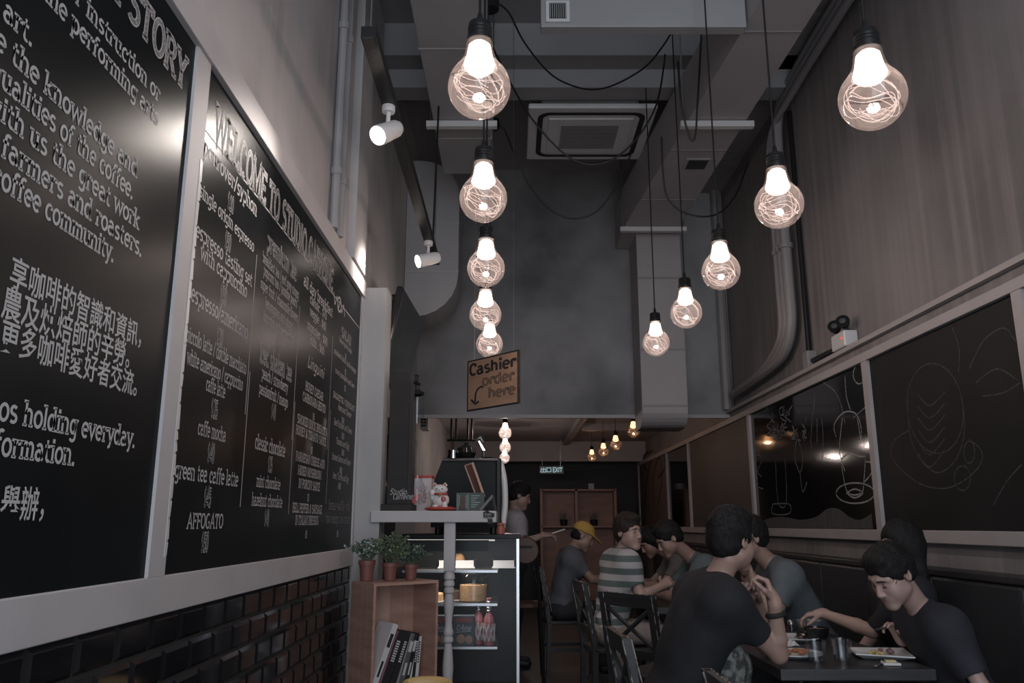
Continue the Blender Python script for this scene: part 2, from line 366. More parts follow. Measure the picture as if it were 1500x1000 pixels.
def ribbon(mb, pts, w, fn):
    """flat stroke of width w along 2-D points; fn maps (a, b) to 3-D"""
    P = [Vector((p[0], p[1])) for p in pts]; Q = [P[0]]
    for p in P[1:]:
        if (p - Q[-1]).length > 1e-6: Q.append(p)
    if len(Q) < 2: return
    closed = (Q[0] - Q[-1]).length < 1e-5 and len(Q) > 3
    if closed: Q = Q[:-1]
    n = len(Q); Lr = []
    for i in range(n):
        a = Q[(i - 1) % n] if (closed or i > 0) else None; b = Q[(i + 1) % n] if (closed or i < n - 1) else None
        d0 = (Q[i] - a).normalized() if a is not None else None; d1 = (b - Q[i]).normalized() if b is not None else None
        d0 = d0 or d1; d1 = d1 or d0
        t = d0 + d1; t = t.normalized() if t.length > .3 else d1
        nn = Vector((-t.y, t.x)); k = max(.45, abs(nn.dot(Vector((-d1.y, d1.x)))))
        Lr.append((Q[i] + nn * (w / 2 / k), Q[i] - nn * (w / 2 / k)))
    vs = [(mb.bm.verts.new(fn(*l)), mb.bm.verts.new(fn(*r))) for l, r in Lr]
    rng = range(n) if closed else range(n - 1)
    for i in rng: j = (i + 1) % n; mb.face([vs[i][0], vs[j][0], vs[j][1], vs[i][1]])
def text_width(t): return sum(G[c][0] for c in t)
def write(mb, t, fn, sx, sy, w=.12, x0=0, ital=0.0, serif=True):
    """lay the string out in letter units; fn maps (right, up) metres to 3-D"""
    x = x0
    for c in t:
        adv, st = G[c]
        for s_ in st:
            if s_ and s_[0] == 's':
                if serif:
                    ribbon(mb, [(s_[1] - .14, s_[2]), (s_[1] + .14, s_[2])], w * .8, lambda a, b: fn((x + a + ital * b) * sx, b * sy))
            elif s_ and s_[0] == 'd':
                ribbon(mb, [(s_[1] - w * .62, s_[2]), (s_[1] + w * .62, s_[2])], w * 1.3, lambda a, b: fn((x + a + ital * b) * sx, b * sy))
            else:
                ribbon(mb, s_, w, lambda a, b: fn((x + a + ital * b) * sx, b * sy))
        x += adv

# ------------------------------------------------------------------ room shell
WL, WR, YF, YB, YR = -1.0, 2.30, -2.0, 8.30, 14.80
CEIL, LOWC, SOFF = 5.14, 2.70, 2.40
struct('floor', MB().box((-2.1, YF, -.1), (WR + .2, YR + .2, 0)), K['floor'])
wl_ = MB(); wl_.box((WL - .2, YF, 0), (WL, 5.34, CEIL)); wl_.box((WL - .2, 5.34, 2.15), (WL, 8.5, CEIL)); wl_.box((WL - .2, 8.5, 0), (WL, YR, CEIL))
struct('wall_left', wl_, K['wall_l'])
al = MB(); al.box((-2.1, 5.14, 0), (-1.9, 8.7, 2.35)); al.box((-1.9, 5.14, 0), (-1.2, 5.34, 2.15)); al.box((-1.9, 8.5, 0), (-1.2, 8.7, 2.15)); al.box((-1.9, 5.14, 2.15), (-1.2, 8.7, 2.35))
struct('wall_alcove', al, K['rear'])
struct('wall_right', MB().box((WR, YF, 0), (WR + .2, YR, CEIL)), K['wall_r'])
struct('wall_back', MB().box((WL, YB, SOFF), (WR, YB + .22, CEIL)), K['wall_b'])
struct('wall_rear', MB().box((WL, YR, 0), (WR, YR + .2, LOWC)), K['rear'])
struct('ceiling', MB().box((WL - .2, YF, CEIL), (WR + .2, YB + .22, CEIL + .15)), K['ceil'])
struct('ceiling_low', MB().box((WL, YB + .22, LOWC), (WR, YR + .2, LOWC + .1)), mat('low_ceiling_paint', (.42, .40, .41), .8, noise=((.8, .8, .8), (.48, .46, .47), .3, .7, 4)))
struct('trim_soffit', MB().box((WL, YB - .03, SOFF - .03), (WR, YB + .01, SOFF + .005)), K['duct'])
struct('beam_upper', MB().box((WL, 5.62, 4.86), (WR, 5.82, CEIL)), K['ceil'])
struct('beam_lower', MB().box((WL, 5.82, 4.70), (WR, 6.02, CEIL)), K['grey_w'])
struct('beam_rear', MB().box((WL, 13.95, 2.36), (WR, 14.25, LOWC)), K['frame_w'])
struct('beam_joist', MB().box((.88, 8.6, 2.63), (.97, 13.95, LOWC)), K['duct'])
struct('beam_joist_cross', MB().box((1.0, 11.4, 2.60), (WR, 11.52, LOWC)), K['duct'])
# dark shadow-gap beam along the top of the right wall, and left wall pilasters
struct('beam_side', MB().box((2.02, -1.9, 4.86), (WR, YB, CEIL)), K['wall_r'])
struct('column_strip', MB().box((WL, 4.62, 2.87), (WL + .05, 4.98, CEIL)), K['wall_l'])
struct('column_pier', MB().box((WL, 5.13, 0), (WL + .175, 5.34, 2.83)), mat('cement_pier', (.33, .325, .325), .7, noise=((3, 3, 1.2), (.42, .415, .415), .3, .7, 5), bump=(14, .1)))
# panelled dado that carries the chalkboards on the right wall
struct('wall_right_lining', MB().box((2.25, 1.5, 0), (WR + .01, YR, 2.42)), K['wall_r'])
struct('trim_right_ledge', MB().box((2.215, 1.5, 2.42), (WR, YB, 2.45)), K['frame_r'])
struct('trim_corner', MB().tube([(2.22, YB - .06, 2.45), (2.22, YB - .06, 4.86)], .05, 8), K['pipe'])
# glazed black brick tiles with cushion edges below the menu boards
tl = MB().use(K['tile']); TW, TH, T0 = .1945, .0972, .055
row = 0; z = 1.056
while z > 0.02:
    y = .2 + (TW / 2 if row % 2 else 0) - .012
    zl = max(0, z - TH)
    while y < 5.10:
        a, b = y + .004, min(y + TW - .004, 5.12); lo, hi = zl + .004, z - .004
        if b - a > .03:
            x0, x1, bv = WL + .003, WL + .013, .014
            A = [tl.bm.verts.new(p) for p in ((x0, a, lo), (x0, b, lo), (x0, b, hi), (x0, a, hi))]
            B = [tl.bm.verts.new(p) for p in ((x1, a + bv, lo + bv), (x1, b - bv, lo + bv), (x1, b - bv, hi - bv), (x1, a + bv, hi - bv))]
            tl.face(B)
            for k in range(4): tl.face([A[k], A[(k + 1) % 4], B[(k + 1) % 4], B[k]])
        y += TW
    z -= TH; row += 1
struct('wall_left_tiles', tl, K['tile'])
struct('wall_left_grout', MB().box((WL - .01, .1, 0), (WL + .004, 5.13, 1.056)), K['grout'])

# ------------------------------------------------------------------ menu boards on the left wall
BX = WL + .012                                   # board face
ZB, ZT, FB, FT = 1.160, 2.757, 1.056, 2.866
fr = MB().use(K['frame_w'])
fx0, fx1 = WL + .001, WL + .022
fr.box((fx0, -.8, FB), (fx1, 5.128, ZB), bev=.003); fr.box((fx0, -.8, ZT), (fx1 + .012, 5.128, FT), bev=.003)
fr.box((fx0, 2.25, ZB), (fx1, 2.357, ZT)); fr.box((fx0, 5.078, ZB), (fx1, 5.128, ZT)); fr.box((fx0, -.8, ZB), (fx1, -.68, ZT))
tag(fr.build('board_frame', K['frame_w'], origin=(fx0, 2.2, FB)), 'long white painted timber frame around both menu boards, above the black tiles', 'frame')
# ragged paper edge peeling along the divider
rg = MB(); random.seed(3); zz = ZB + .05; pts = []
while zz < ZT - .3: pts.append(zz); zz += random.uniform(.03, .09)
for a, b in zip(pts, pts[1:]):
    w0 = random.uniform(.004, .020)
    rg.prism([(fx1 + .0005, 2.338, a), (fx1 + .0005, 2.352 + w0 * .5, a + .006), (fx1 + .0005, 2.352 + random.uniform(.001, .007), b - .004), (fx1 + .0005, 2.338, b)], (.0012, 0, 0))
tag(rg.build('torn_paper_edging', K['white'], origin=(fx1, 2.355, ZB)), 'torn white paper edge along the divider between the two menu boards', 'paper')

def board(name, label, y0, y1):
    t = thing(name, label, 'menu board', (BX, (y0 + y1) / 2, ZB))
    MB().box((WL + .002, y0, ZB), (BX, y1, ZT)).build('panel', K['board'], t)
    return t
def wl(u, v): p = on_x(u, v, BX); return p.y, p.z
LX = BX + .0008
def put_line(par, txt, u0, u1, v1, asp=1.0, w=.125, m='letter', prefix='', style='plain', ital=0, v0=None, name='lettering', serif=True, lift=0):
    """txt spans image columns u0..u1 with its baseline ending at (u1, v1); height = asp x natural"""
    y1, z = wl(u1, v1); q = CAM + Vector((0, 0, 0))
    d = ray(u0, 500); lo, hi = -200, 1200          # find the pixel row where column u0 meets the same height
    for _ in range(40):
        mid = (lo + hi) / 2
        if wl(u0, mid)[1] > z: lo = mid
        else: hi = mid
    y0 = wl(u0, (lo + hi) / 2)[0]
    sx = (y1 - y0) / text_width(txt); sy = asp if asp > 0 else -asp * sx
    pw = text_width(prefix)
    def lay(k): return lambda a, b: Vector((LX + k, y0 + a, z + b))
    mb = MB()
    if style == 'outline':
        mb.use(K['letter']); write(mb, prefix + txt, lay(lift), sx, sy, w * 1.5, -pw, ital, serif)
        mb.use(K['board']); write(mb, prefix + txt, lay(lift + .0006), sx, sy, w * .72, -pw, ital, serif)
    elif style == 'hatch':
        mb.use(K['letter']); write(mb, prefix + txt, lay(lift), sx, sy, w * 1.35, -pw, ital, serif)
        mb.use(K['letter_dim']); write(mb, prefix + txt, lay(lift + .0006), sx, sy, w * .85, -pw, ital, serif)
    else:
        mb.use(K[m]); write(mb, prefix + txt, lay(lift), sx, sy, w, -pw, ital, serif)
    return mb.build(name, None, par)
def put_price(par, txt, uc, vb, h=.075, style='outline', sx=None):
    y, z = wl(uc, vb); sx = sx or h * .62; mb = MB(); W = text_width(txt) * sx
    lay = lambda k: (lambda a, b: Vector((LX + k, y - W / 2 + a, z + b)))
    if style == 'outline':
        mb.use(K['letter']); write(mb, txt, lay(0), sx, h, .24, serif=False); mb.use(K['board']); write(mb, txt, lay(.0006), sx, h, .09, serif=False)
    else:
        mb.use(K['letter']); write(mb, txt, lay(0), sx, h, .13)
    return mb.build('price_lettering', None, par)

b1 = board('menu_board', 'black chalkboard telling OUR STORY in English and Chinese lettering', -.68, 2.25)
put_line(b1, 'STORY', 185, 271, 133, .10, .15, prefix='OUR ', style='hatch', name='heading_lettering')
CJK = []
for txt, pre, u0, u1, v1 in (
    ('instruction or', 'for ', 125, 233, 150), ('performing arts', 'the ', 103, 231, 185), ('art.', 'state of the ', 3, 47, 69),
    ('the knowledge and', 'share ', 15, 200, 260), ('ualities of the coffee.', 'q', 0, 194, 292), ('ith us the great work', 'w', 0, 203, 336),
    ('farmers and roasters.', '', 0, 207, 376), ('offee community.', 'c', 0, 166, 384), ('os holding everyday.', 'worksh', -4, 197, 655), ('ormation.', 'inf', 0, 109, 681)):
    put_line(b1, txt, u0, u1, v1, .048, .145, prefix=pre)
def cjk(par, txt, u0, u1, v1, m):
    """Chinese lettering from the program's own built-in typeface, laid on the board as a mesh"""
    y1, z = wl(u1, v1); lo, hi = -200, 1200
    for _ in range(40):
        mid = (lo + hi) / 2
        if wl(u0, mid)[1] > z: lo = mid
        else: hi = mid
    y0 = wl(u0, (lo + hi) / 2)[0]
    cu = bpy.data.curves.new('lettering', 'FONT'); cu.body = txt; cu.size = 1.0; cu.resolution_u = 2; cu.fill_mode = 'FRONT'; cu.offset = .012
    tmp = bpy.data.objects.new('lettering', cu); C.objects.link(tmp); bpy.context.view_layer.update()
    me = bpy.data.meshes.new_from_object(tmp.evaluated_get(bpy.context.evaluated_depsgraph_get()))
    bpy.data.objects.remove(tmp); bpy.data.curves.remove(cu)
    if not me.vertices: return
    xs = [v.co.x for v in me.vertices]; s_ = (y1 - y0) / (max(xs) - min(xs)); x0 = min(xs); ys = min(v.co.y for v in me.vertices)
    org = root_loc(par)
    for v in me.vertices:
        a, b = (v.co.x - x0) * s_, (v.co.y - ys) * s_ * 1.12
        v.co = Vector((LX, y0 + a, z + b)) - org
    me.materials.clear(); me.materials.append(m)
    for p in me.polygons: p.material_index = 0
    o = bpy.data.objects.new('lettering', me); C.objects.link(o); o.parent = par; return o
cjk(b1, '享咖啡的智識和資訊，', 12, 205, 511, K['letter'])
cjk(b1, '農及烘焙師的辛勞。', 0, 188, 541, K['letter'])
cjk(b1, '更多咖啡愛好者交流。', -3, 199, 582, K['letter'])
cjk(b1, '舉辦，', -3, 62, 764, K['letter'])

b2 = board('menu_board', 'black coffee menu board headed WELCOME TO STUDIO CAFFEINE, columns of drinks and prices', 2.357, 5.078)
put_line(b2, 'WELCOME TO STUDIO CAFFEINE', 313, 487, 428, .125, .15, style='hatch', name='heading_lettering')
for txt, u0, u1, v1, h, w in (
    ('pourover/syphon', 297.6, 375.4, 317, .105, .14), ('single origin espresso', 291.5, 371.4, 369.5, .085, .12),
    ('espresso tasting set', 286, 368.6, 420, .095, .13), ('with cappuccino', 293, 361, 436, .095, .13), ('espresso/americano', 279, 362, 497, .105, .13),
    ('piccolo latte / double macchiato', 272, 360, 548, .088, .12), ('white americano / cappuccino', 273, 355, 572, .088, .12),
    ('caffe latte', 301, 329, 583, .088, .12), ('caffe mocha', 289, 330, 647, .088, .12), ('green tea caffe latte', 255, 348, 712, .095, .13), ('AFFOGATO', 273, 326, 773, .085, .12),
    ('breakfast tea / earl grey strong', 384, 437, 438, .078, .13), ('popcorn tea / jasmine pearls', 385.5, 434.7, 451, .078, .13),
    ('super fruit / chamomile flowers', 381, 436, 472, .078, .13), ('lemongrass and ginger', 388, 428, 484, .078, .13), ('liquorice and peppermint', 385, 429, 504, .078, .13),
    ('peach / strawberry', 383, 421, 575, .085, .13), ('passionfruit / mango', 379, 421, 597, .085, .13), ('classic chocolate', 373, 417, 669, .105, .13),
    ('mint chocolate', 375, 410, 717, .085, .12), ('hazelnut chocolate', 368, 413, 743, .088, .12),
    ('all day breakfast', 444.5, 486.7, 465, .10, .14), ('classic . $70', 453.6, 478, 469, .085, .13), ('veggie . $60', 453.6, 477, 485, .085, .13),
    ('monster . $90', 450, 479, 508, .085, .13), ('kids . $60', 454, 474.5, 520.6, .085, .13),
    ('HONEY CAESAR', 447, 473, 587, .075, .13), ('CARBONARA BENTO', 443, 476, 605, .075, .13), ('SMOKED DUCK BREAST &', 435, 479, 639, .075, .13),
    ('HONEY & TOMATO SAUCE', 433, 477, 653, .075, .13), ('PARMESAN CHEESE AND', 433, 475, 686, .075, .13), ('MIXED MUSHROOM', 436, 470, 702, .075, .13),
    ('IN PORCINI SAUCE', 437, 468, 719, .075, .13), ('BELL PEPPER & SAUSAGE', 428, 471, 752, .075, .13), ('IN ITALIAN DRESSING', 432, 466, 768, .075, .13),
    ('house green salad', 497, 515, 518.5, .055, .12), ('smoked duck and orange', 489, 521, 547, .055, .12), ('roast pumpkin and beet', 491, 519, 569, .055, .12),
    ('BAGUETTE / CROISSANT', 488, 519, 603, .06, .12)):
    put_line(b2, txt, u0, u1, v1, h * .53, w)
for txt, u0, u1, v1 in (('premium tea', 390.7, 434, 412), ('iced shaken tea', 379.5, 427, 559)): put_line(b2, txt, u0, u1, v1, .075, .15, style='hatch')
put_line(b2, 'Linguini', 450, 474, 555, .06, .11, ital=.25, serif=False); put_line(b2, 'SALAD', 500, 514, 507, .055, .15, style='hatch')
for txt, u0, u1, v1 in (('Ham and Cheese', 495, 514, 612), ('Beef Pastrami and Cheese', 489, 515, 636), ('Tomato and Egg', 492, 511, 658), ('Smoked Salmon and Cheese', 486, 513, 682),
                        ('Ham, Truffle and Egg', 487, 510, 706)): put_line(b2, txt, u0, u1, v1, .036, .11, ital=.2, serif=False)
for txt, u0, u1, v1 in (('house waffle with', 481, 512, 748), ('two scoops ice cream', 477, 512, 766)): put_line(b2, txt, u0, u1, v1, .05, .11, m='letter_dim')
for txt, u, v, h in (('$60', 337, 308, .085), ('$50', 333, 365, .085), ('$50', 326.4, 443, .085), ('$30', 321, 506, .085), ('$35', 313, 611, .085), ('$40', 308, 676, .085),
                     ('$45', 303, 741, .085), ('$50', 299, 807, .085), ('$40', 407, 512, .085), ('$40', 400, 613, .085), ('$35', 395, 690, .085), ('$40', 390, 769, .085)):
    put_price(b2, txt, u, v, h * .66)
for txt, u, v in (('$65', 459, 615), ('$75', 456, 665), ('$75', 451, 734), ('$75', 448, 788), ('$40', 506, 526), ('$55', 505.7, 549), ('$75', 505, 573), ('$38/45', 502, 620),
                  ('$38/45', 502, 643), ('$38/45', 502, 667), ('$48/55', 499, 693), ('$48/55', 497, 716), ('$50', 494, 786)):
    put_price(b2, txt, u, v, .034, 'plain')
rl = MB().use(K['letter'])
def rule(p, q, w=.006):
    (ya, za), (yb, zb) = wl(*p), wl(*q)
    ribbon(rl, [(ya, za), (yb, zb)], w, lambda a, b: Vector((LX, a, b)))
za = wl(360.6, 267.6)[1]; ribbon(rl, [(wl(360.6, 267.6)[0] - .42, za), (5.07, za)], .007, lambda a, b: Vector((LX, a, b)))
for (u, v), v1 in (((376, 373), 2.05), ((366, 544), 1.45), ((439, 448), 2.05), ((432, 588), 1.45), ((487.5, 492.5), 2.05), ((484, 600), 1.45)):
    y, z = wl(u, v); ribbon(rl, [(y, z), (y, z - (.62 if v1 > 2 else .5))], .006, lambda a, b: Vector((LX, a, b)))
yo, zo = wl(497, 446)
for k in range(-3, 4): ribbon(rl, [(yo + k * .045 - .02, zo + (.03 if k % 2 else -.03)), (yo + k * .045 + .02, zo - (.03 if k % 2 else -.03))], .012, lambda a, b: Vector((LX, a, b)))
ribbon(rl, E(yo, zo, .05, .04), .014, lambda a, b: Vector((LX, a, b)))
rl.build('ruled_lines', None, b2)

# ------------------------------------------------------------------ overhead services
def grille(par, lo, hi, n, axis):
    """louvred vent face: frame and fins in one part"""
    g = MB(); x0, y0, z0 = lo; x1, y1, z1 = hi
    for k in range(n):
        a = x0 + (x1 - x0) * (k + .5) / n
        g.box((a - (x1 - x0) / n * .18, y0 - .012, z0), (a + (x1 - x0) / n * .18, y0, z1))
    f = g.build('vent_grille', K['grey_w'], par)
    MB().box((x0, y0 - .003, z0), (x1, y0 + .001, z1)).build('vent_recess', K['blackm'], f); return f
t = thing('cross_duct', 'pale cross duct with a small square vent, above the black hanging cables', 'duct', (.82, 4.3, 4.16))
MB().box((.17, 4.22, 4.16), (1.385, 4.30, 4.50), bev=.006).build('duct_body', K['grey_w'], t)
q = MB(); q.box((.20, 4.205, 4.185), (.34, 4.22, 4.325)); q.build('vent_frame', K['white'], t); grille(t, (.22, 4.204, 4.205), (.32, 4.204, 4.305), 8, 0)
def hanger(X0, X1, Y, z, ztop, label):
    t = thing('duct_hanger', label, 'duct hanger', ((X0 + X1) / 2, Y, z), 'trapeze hangers under the ducts')
    MB().box((X0, Y - .025, z - .05), (X1, Y + .025, z - .005)).build('crossbar', K['white'], t)
    for xx in (X0 + .03, X1 - .03): MB().tube([(xx, Y, z - .01), (xx, Y, ztop)], .006, 6).build('rod', K['steel'], t)
t = thing('overhead_duct', 'long grey rectangular duct along the ceiling on the chalkboard side, turning down the end wall', 'duct', (1.53, 6.4, 4.2))
MB().prism([(1.55, 2.4, 4.20), (1.80, 2.4, 4.20), (1.66, 7.8, 4.20), (1.66, 8.25, 4.20), (1.12, 8.25, 4.20), (1.12, 7.6, 4.20), (1.39, 4.3, 4.20)], (0, 0, .42)).build('duct_body', K['duct'], t)
dn = MB(); prof = [(7.80, 4.198)] + [(7.80, 2.40)] + [(8.0 - .20 * math.cos(R(a)), 2.40 - .17 * math.sin(R(a))) for a in range(15, 91, 15)] + [(8.27, 2.23), (8.27, 4.198)]
dn.prism([(1.27, a, b) for a, b in prof], (.445, 0, 0)); drop = dn.build('down_duct', K['duct'], t)
for zz in (2.42, 2.98, 3.72): MB().box((1.265, 7.792, zz), (1.72, 7.8005, zz + .02)).build('flange_seam', K['pipe'], drop)
for Y, a_, b_ in ((4.32, 1.39, 1.745), (5.9, 1.262, 1.705), (6.9, 1.178, 1.68)): MB().box((a_, Y, 4.194), (b_, Y + .018, 4.2005)).build('flange_seam', K['pipe'], t)
v = MB(); v.box((1.42, 6.05, 4.188), (1.62, 6.25, 4.199)); g_ = v.build('vent_frame', K['grey_w'], t)
v = MB()
for k in range(6): v.box((1.44, 6.065 + k * .028, 4.183), (1.60, 6.08 + k * .028, 4.1885))
v.build('vent_grille', K['blackm'], g_)
hanger(1.24, 1.78, 5.44, 4.2, CEIL, 'pale trapeze hanger holding the wall-side ceiling duct halfway along')
hanger(1.08, 1.74, 7.60, 4.2, CEIL, 'pale trapeze hanger holding the wall-side ceiling duct beside the end wall')
t = thing('overhead_duct', 'broad pale duct overhead behind the row of hanging bulbs nearest the menu boards', 'duct', (-.36, 4.5, 4.2))
MB().box((-.58, 1.6, 4.20), (-.16, 6.35, 4.62), bev=.006).build('duct_body', K['grey_w'], t)
for Y in (3.2, 4.5, 5.7): MB().box((-.585, Y, 4.195), (-.155, Y + .015, 4.62)).build('flange_seam', K['duct'], t)
hanger(-.63, -.11, 5.44, 4.2, CEIL, 'pale trapeze hanger under the duct behind the second hanging bulb')
# curved duct against the left wall by the end wall
cp = [(-.995, 4.70)] + [(-.86 + .36 * math.cos(R(a)), 4.34 + .36 * math.sin(R(a))) for a in range(90, -1, -15)] + \
     [(-.90 + .40 * math.cos(R(a)), 3.56 - .40 * math.sin(R(a))) for a in range(0, 91, 15)] + [(-.995, 3.16)]
t = thing('curved_duct', 'pale curved elbow duct coming out of the cement wall behind the television', 'duct', (-.75, 7.5, 3.2))
MB().prism([(a, 7.15, b) for a, b in cp], (0, .55, 0)).build('duct_body', K['grey_w'], t)
for zz in (3.58, 4.05): MB().box((-.99, 7.143, zz), (-.495, 7.1505, zz + .018)).build('flange_seam', K['duct'], t)
# cassette air conditioner
t = thing('air_conditioner', 'square white cassette air conditioner hung below the ceiling', 'air conditioner', (.66, 6.5, 4.6))
MB().box((.24, 6.08, 4.66), (1.06, 6.88, 4.94), bev=.03).build('body', K['grey_w'], t)
pn = MB(); pn.box((.135, 6.0, 4.62), (1.195, 6.96, 4.665), bev=.012); panel = pn.build('panel', K['white'], t)
def rrect(cx, cy, hx, hy, r, z, n=5):
    o = []
    for sx, sy, a0 in ((1, 1, 0), (-1, 1, 90), (-1, -1, 180), (1, -1, 270)):
        o += [(cx + sx * (hx - r) + r * math.cos(R(a0 + 90 * k / n)), cy + sy * (hy - r) + r * math.sin(R(a0 + 90 * k / n)), z) for k in range(n + 1)]
    return o
sl = MB(); a = rrect(.665, 6.48, .45, .41, .1, 4.616); b = rrect(.665, 6.48, .405, .365, .07, 4.616); va = [sl.bm.verts.new(p) for p in a]; vb = [sl.bm.verts.new(p) for p in b]
for k in range(len(va)): sl.face([va[k], va[(k + 1) % len(va)], vb[(k + 1) % len(va)], vb[k]])
sl.build('air_slot', K['blackm'], panel)
gr = MB(); gr.box((.31, 6.165, 4.606), (1.02, 6.795, 4.6195), bev=.004); gl = gr.build('intake_panel', K['white'], panel)
g2 = MB()
for k in range(14): g2.box((.42, 6.27 + k * .031, 4.600), (.91, 6.289 + k * .031, 4.6055))
g2.build('intake_grille', mat('intake_grey', (.22, .215, .21), .6), gl)
MB().tube([(1.05, 6.5, 4.78), (1.12, 6.5, 4.78)], .04, 10).build('insulated_pipe', K['grey_w'], t)
for xx, yy in ((.24, 6.1), (1.06, 6.1), (.24, 6.86), (1.06, 6.86)): MB().tube([(xx, yy, 4.7), (xx, yy, CEIL - .004)], .005, 6).build('rod', K['steel'], t)

# conduits and pipes
def pipe(name, label, pts, r, m=None, clips=(), group=None, cat='pipe'):
    mb = MB(); mb.tube(pts, r, 10)
    for c in clips: mb.tube([Vector(c) - Vector((0, 0, .02)), Vector(c) + Vector((0, 0, .02))], r * 1.35, 10)
    return tag(mb.build(name, m or K['pipe'], origin=pts[0], smooth=True), label, cat, group)
for k, (y, lab) in enumerate(((4.13, 'slim grey conduit running up the cement wall, the one nearer the menu board heading'), (4.27, 'slim grey conduit running up the cement wall beside the cement column strip'))):
    pipe('conduit', lab, [(WL + .03, y, 2.87), (WL + .03, y, CEIL - .02)], .024, K['grey_w'], [(WL + .03, y, z_) for z_ in (3.2, 4.1)], 'conduits up the left wall', 'conduit')
for k in range(3):
    X_, dy, zz = 2.22 - .01 * k, .085 * k, .06 * k
    top = 4.76 - .07 * k; base = 2.62 - .035 * k if k else 2.60
    pts = smooth_path([(X_, 1.0, top + .03), (X_, 4.2, top + .02), (X_, 5.5, top)], 4) + smooth_path([(X_, 5.9 + dy, top - .02), (X_, 6.12 + dy, top - .12), (X_, 6.2 + dy, top - .4), (X_, 6.2 + dy, 3.3)], 5)[1:]
    pts += smooth_path([(X_, 6.2 + dy, 3.2), (X_, 6.22 + dy, 2.85), (X_, 6.45 + dy, 2.66 + .02 * k), (X_, 7.0 + dy, 2.60), (X_, 8.0, 2.57 - .0 * k)], 6)
    lab = ['grey wall pipe bending at the ceiling and the chalkboard ledge, outermost of three', 'grey wall pipe bending above the chalkboard ledge, middle of the three', 'grey wall pipe above the chalkboard ledge, the one toward the end wall'][k]
    pipe('wall_pipe', lab, pts, .042 - .006 * k, K['pipe'], [(X_, 6.2 + dy, 3.5)], 'pipes bundled on the right wall')
pipe('cable_conduit', 'thin dark conduit beside the pipe bundle, ending at a small box on the ledge', [(2.27, 6.02, 4.6), (2.27, 6.02, 2.56), (2.26, 5.96, 2.50), (2.26, 5.45, 2.49)], .02, K['black'])
tag(MB().box((2.22, 5.93, 2.45), (2.298, 6.04, 2.58), bev=.008).build('junction_box', K['pipe'], origin=(2.26, 5.98, 2.45)), 'small grey junction box on the ledge at the foot of the wall pipes', 'junction box')
# emergency light
e = thing('emergency_light', 'white twin-head emergency light on the ledge above the glossy chalkboard', 'emergency light', (2.25, 5.3, 2.45))
MB().box((2.20, 5.20, 2.452), (2.296, 5.42, 2.562), bev=.01).build('battery_box', K['white'], e)
MB().ball((2.197, 5.235, 2.512), .008, n=8).build('indicator_light', glow('red_indicator', (1, .1, .05), 1.2), e)
for yy in (5.235, 5.375):
    h = MB().lathe([(0, -.03), (.025, -.025), (.038, 0), (.045, .03), (.045, .04)], (2.22, yy, 2.61), 16, Euler((R(70), 0, R(-30))).to_matrix().to_4x4()); h.tube([(2.24, yy, 2.555), (2.23, yy, 2.60)], .012, 8)
    hd = h.build('lamp_head', K['black'], e, smooth=True)
    MB().lathe([(0, .036), (.041, .036), (.041, .039), (0, .041)], (2.22, yy, 2.61), 16, Euler((R(70), 0, R(-30))).to_matrix().to_4x4()).build('lens', K['steel'], hd)

# track lighting
tr = thing('track_light', 'black lighting track hung along the cement wall with two white spotlights', 'track light', (-.56, 4.2, 3.15))
MB().box((-.59, 2.80, 3.15), (-.53, 5.62, 3.20)).build('track', K['black'], tr)
MB().box((-.583, 2.795, 3.142), (-.537, 2.86, 3.151)).build('end_cap', K['blackm'], tr)
for y in (2.84, 5.55): MB().tube([(-.56, y, 3.19), (-.56, y, 4.199)], .0035, 6).build('hanging_wire', K['steel'], tr)
def spot(y, aim, tilt):
    b = Vector((-.56, y, 3.15)); d = Vector(aim).normalized()
    ad = MB(); ad.lathe([(.028, -.03), (.03, -.02), (.03, 0)], b, 16); ad.tube([b - Vector((0, 0, .03)), b - Vector((0, 0, .115))], .010, 8)
    a = ad.build('spot_arm', K['white'], tr)
    piv = b - Vector((0, 0, .125)); M = d.to_track_quat('Z', 'Y').to_matrix().to_4x4()
    hd = MB().lathe([(0, -.085), (.032, -.08), (.040, -.06), (.046, .06), (.046, .075), (.042, .078), (.042, .070)], piv, 20, M, cap=False)
    h = hd.build('spot_head', K['white'], tr, smooth=True)
    f = MB().lathe([(0, .071), (.041, .071)], piv, 20, M, cap=False).build('spot_lens', K['spotface'], h)
    L = bpy.data.lights.new('spot_beam', 'SPOT'); L.energy = SPOT_W; L.spot_size = R(55); L.spot_blend = .7; L.color = (1, .90, .82); L.shadow_soft_size = .07
    o = bpy.data.objects.new('spot_beam', L); C.objects.link(o); o.location = piv + d * .085; o.rotation_euler = (-d).to_track_quat('Z', 'Y').to_euler()
spot(3.33, (-.42, -.62, -.55), 0); spot(5.12, (-.78, -.42, -.32), 0)
pipe('hanging_cable', 'thin black cable with clips dropping from the ceiling to the end of the lighting track', [(-.508, 5.33, CEIL), (-.52, 5.24, 4.4), (-.53, 5.12, 3.19)], .007, K['black'], cat='cable')

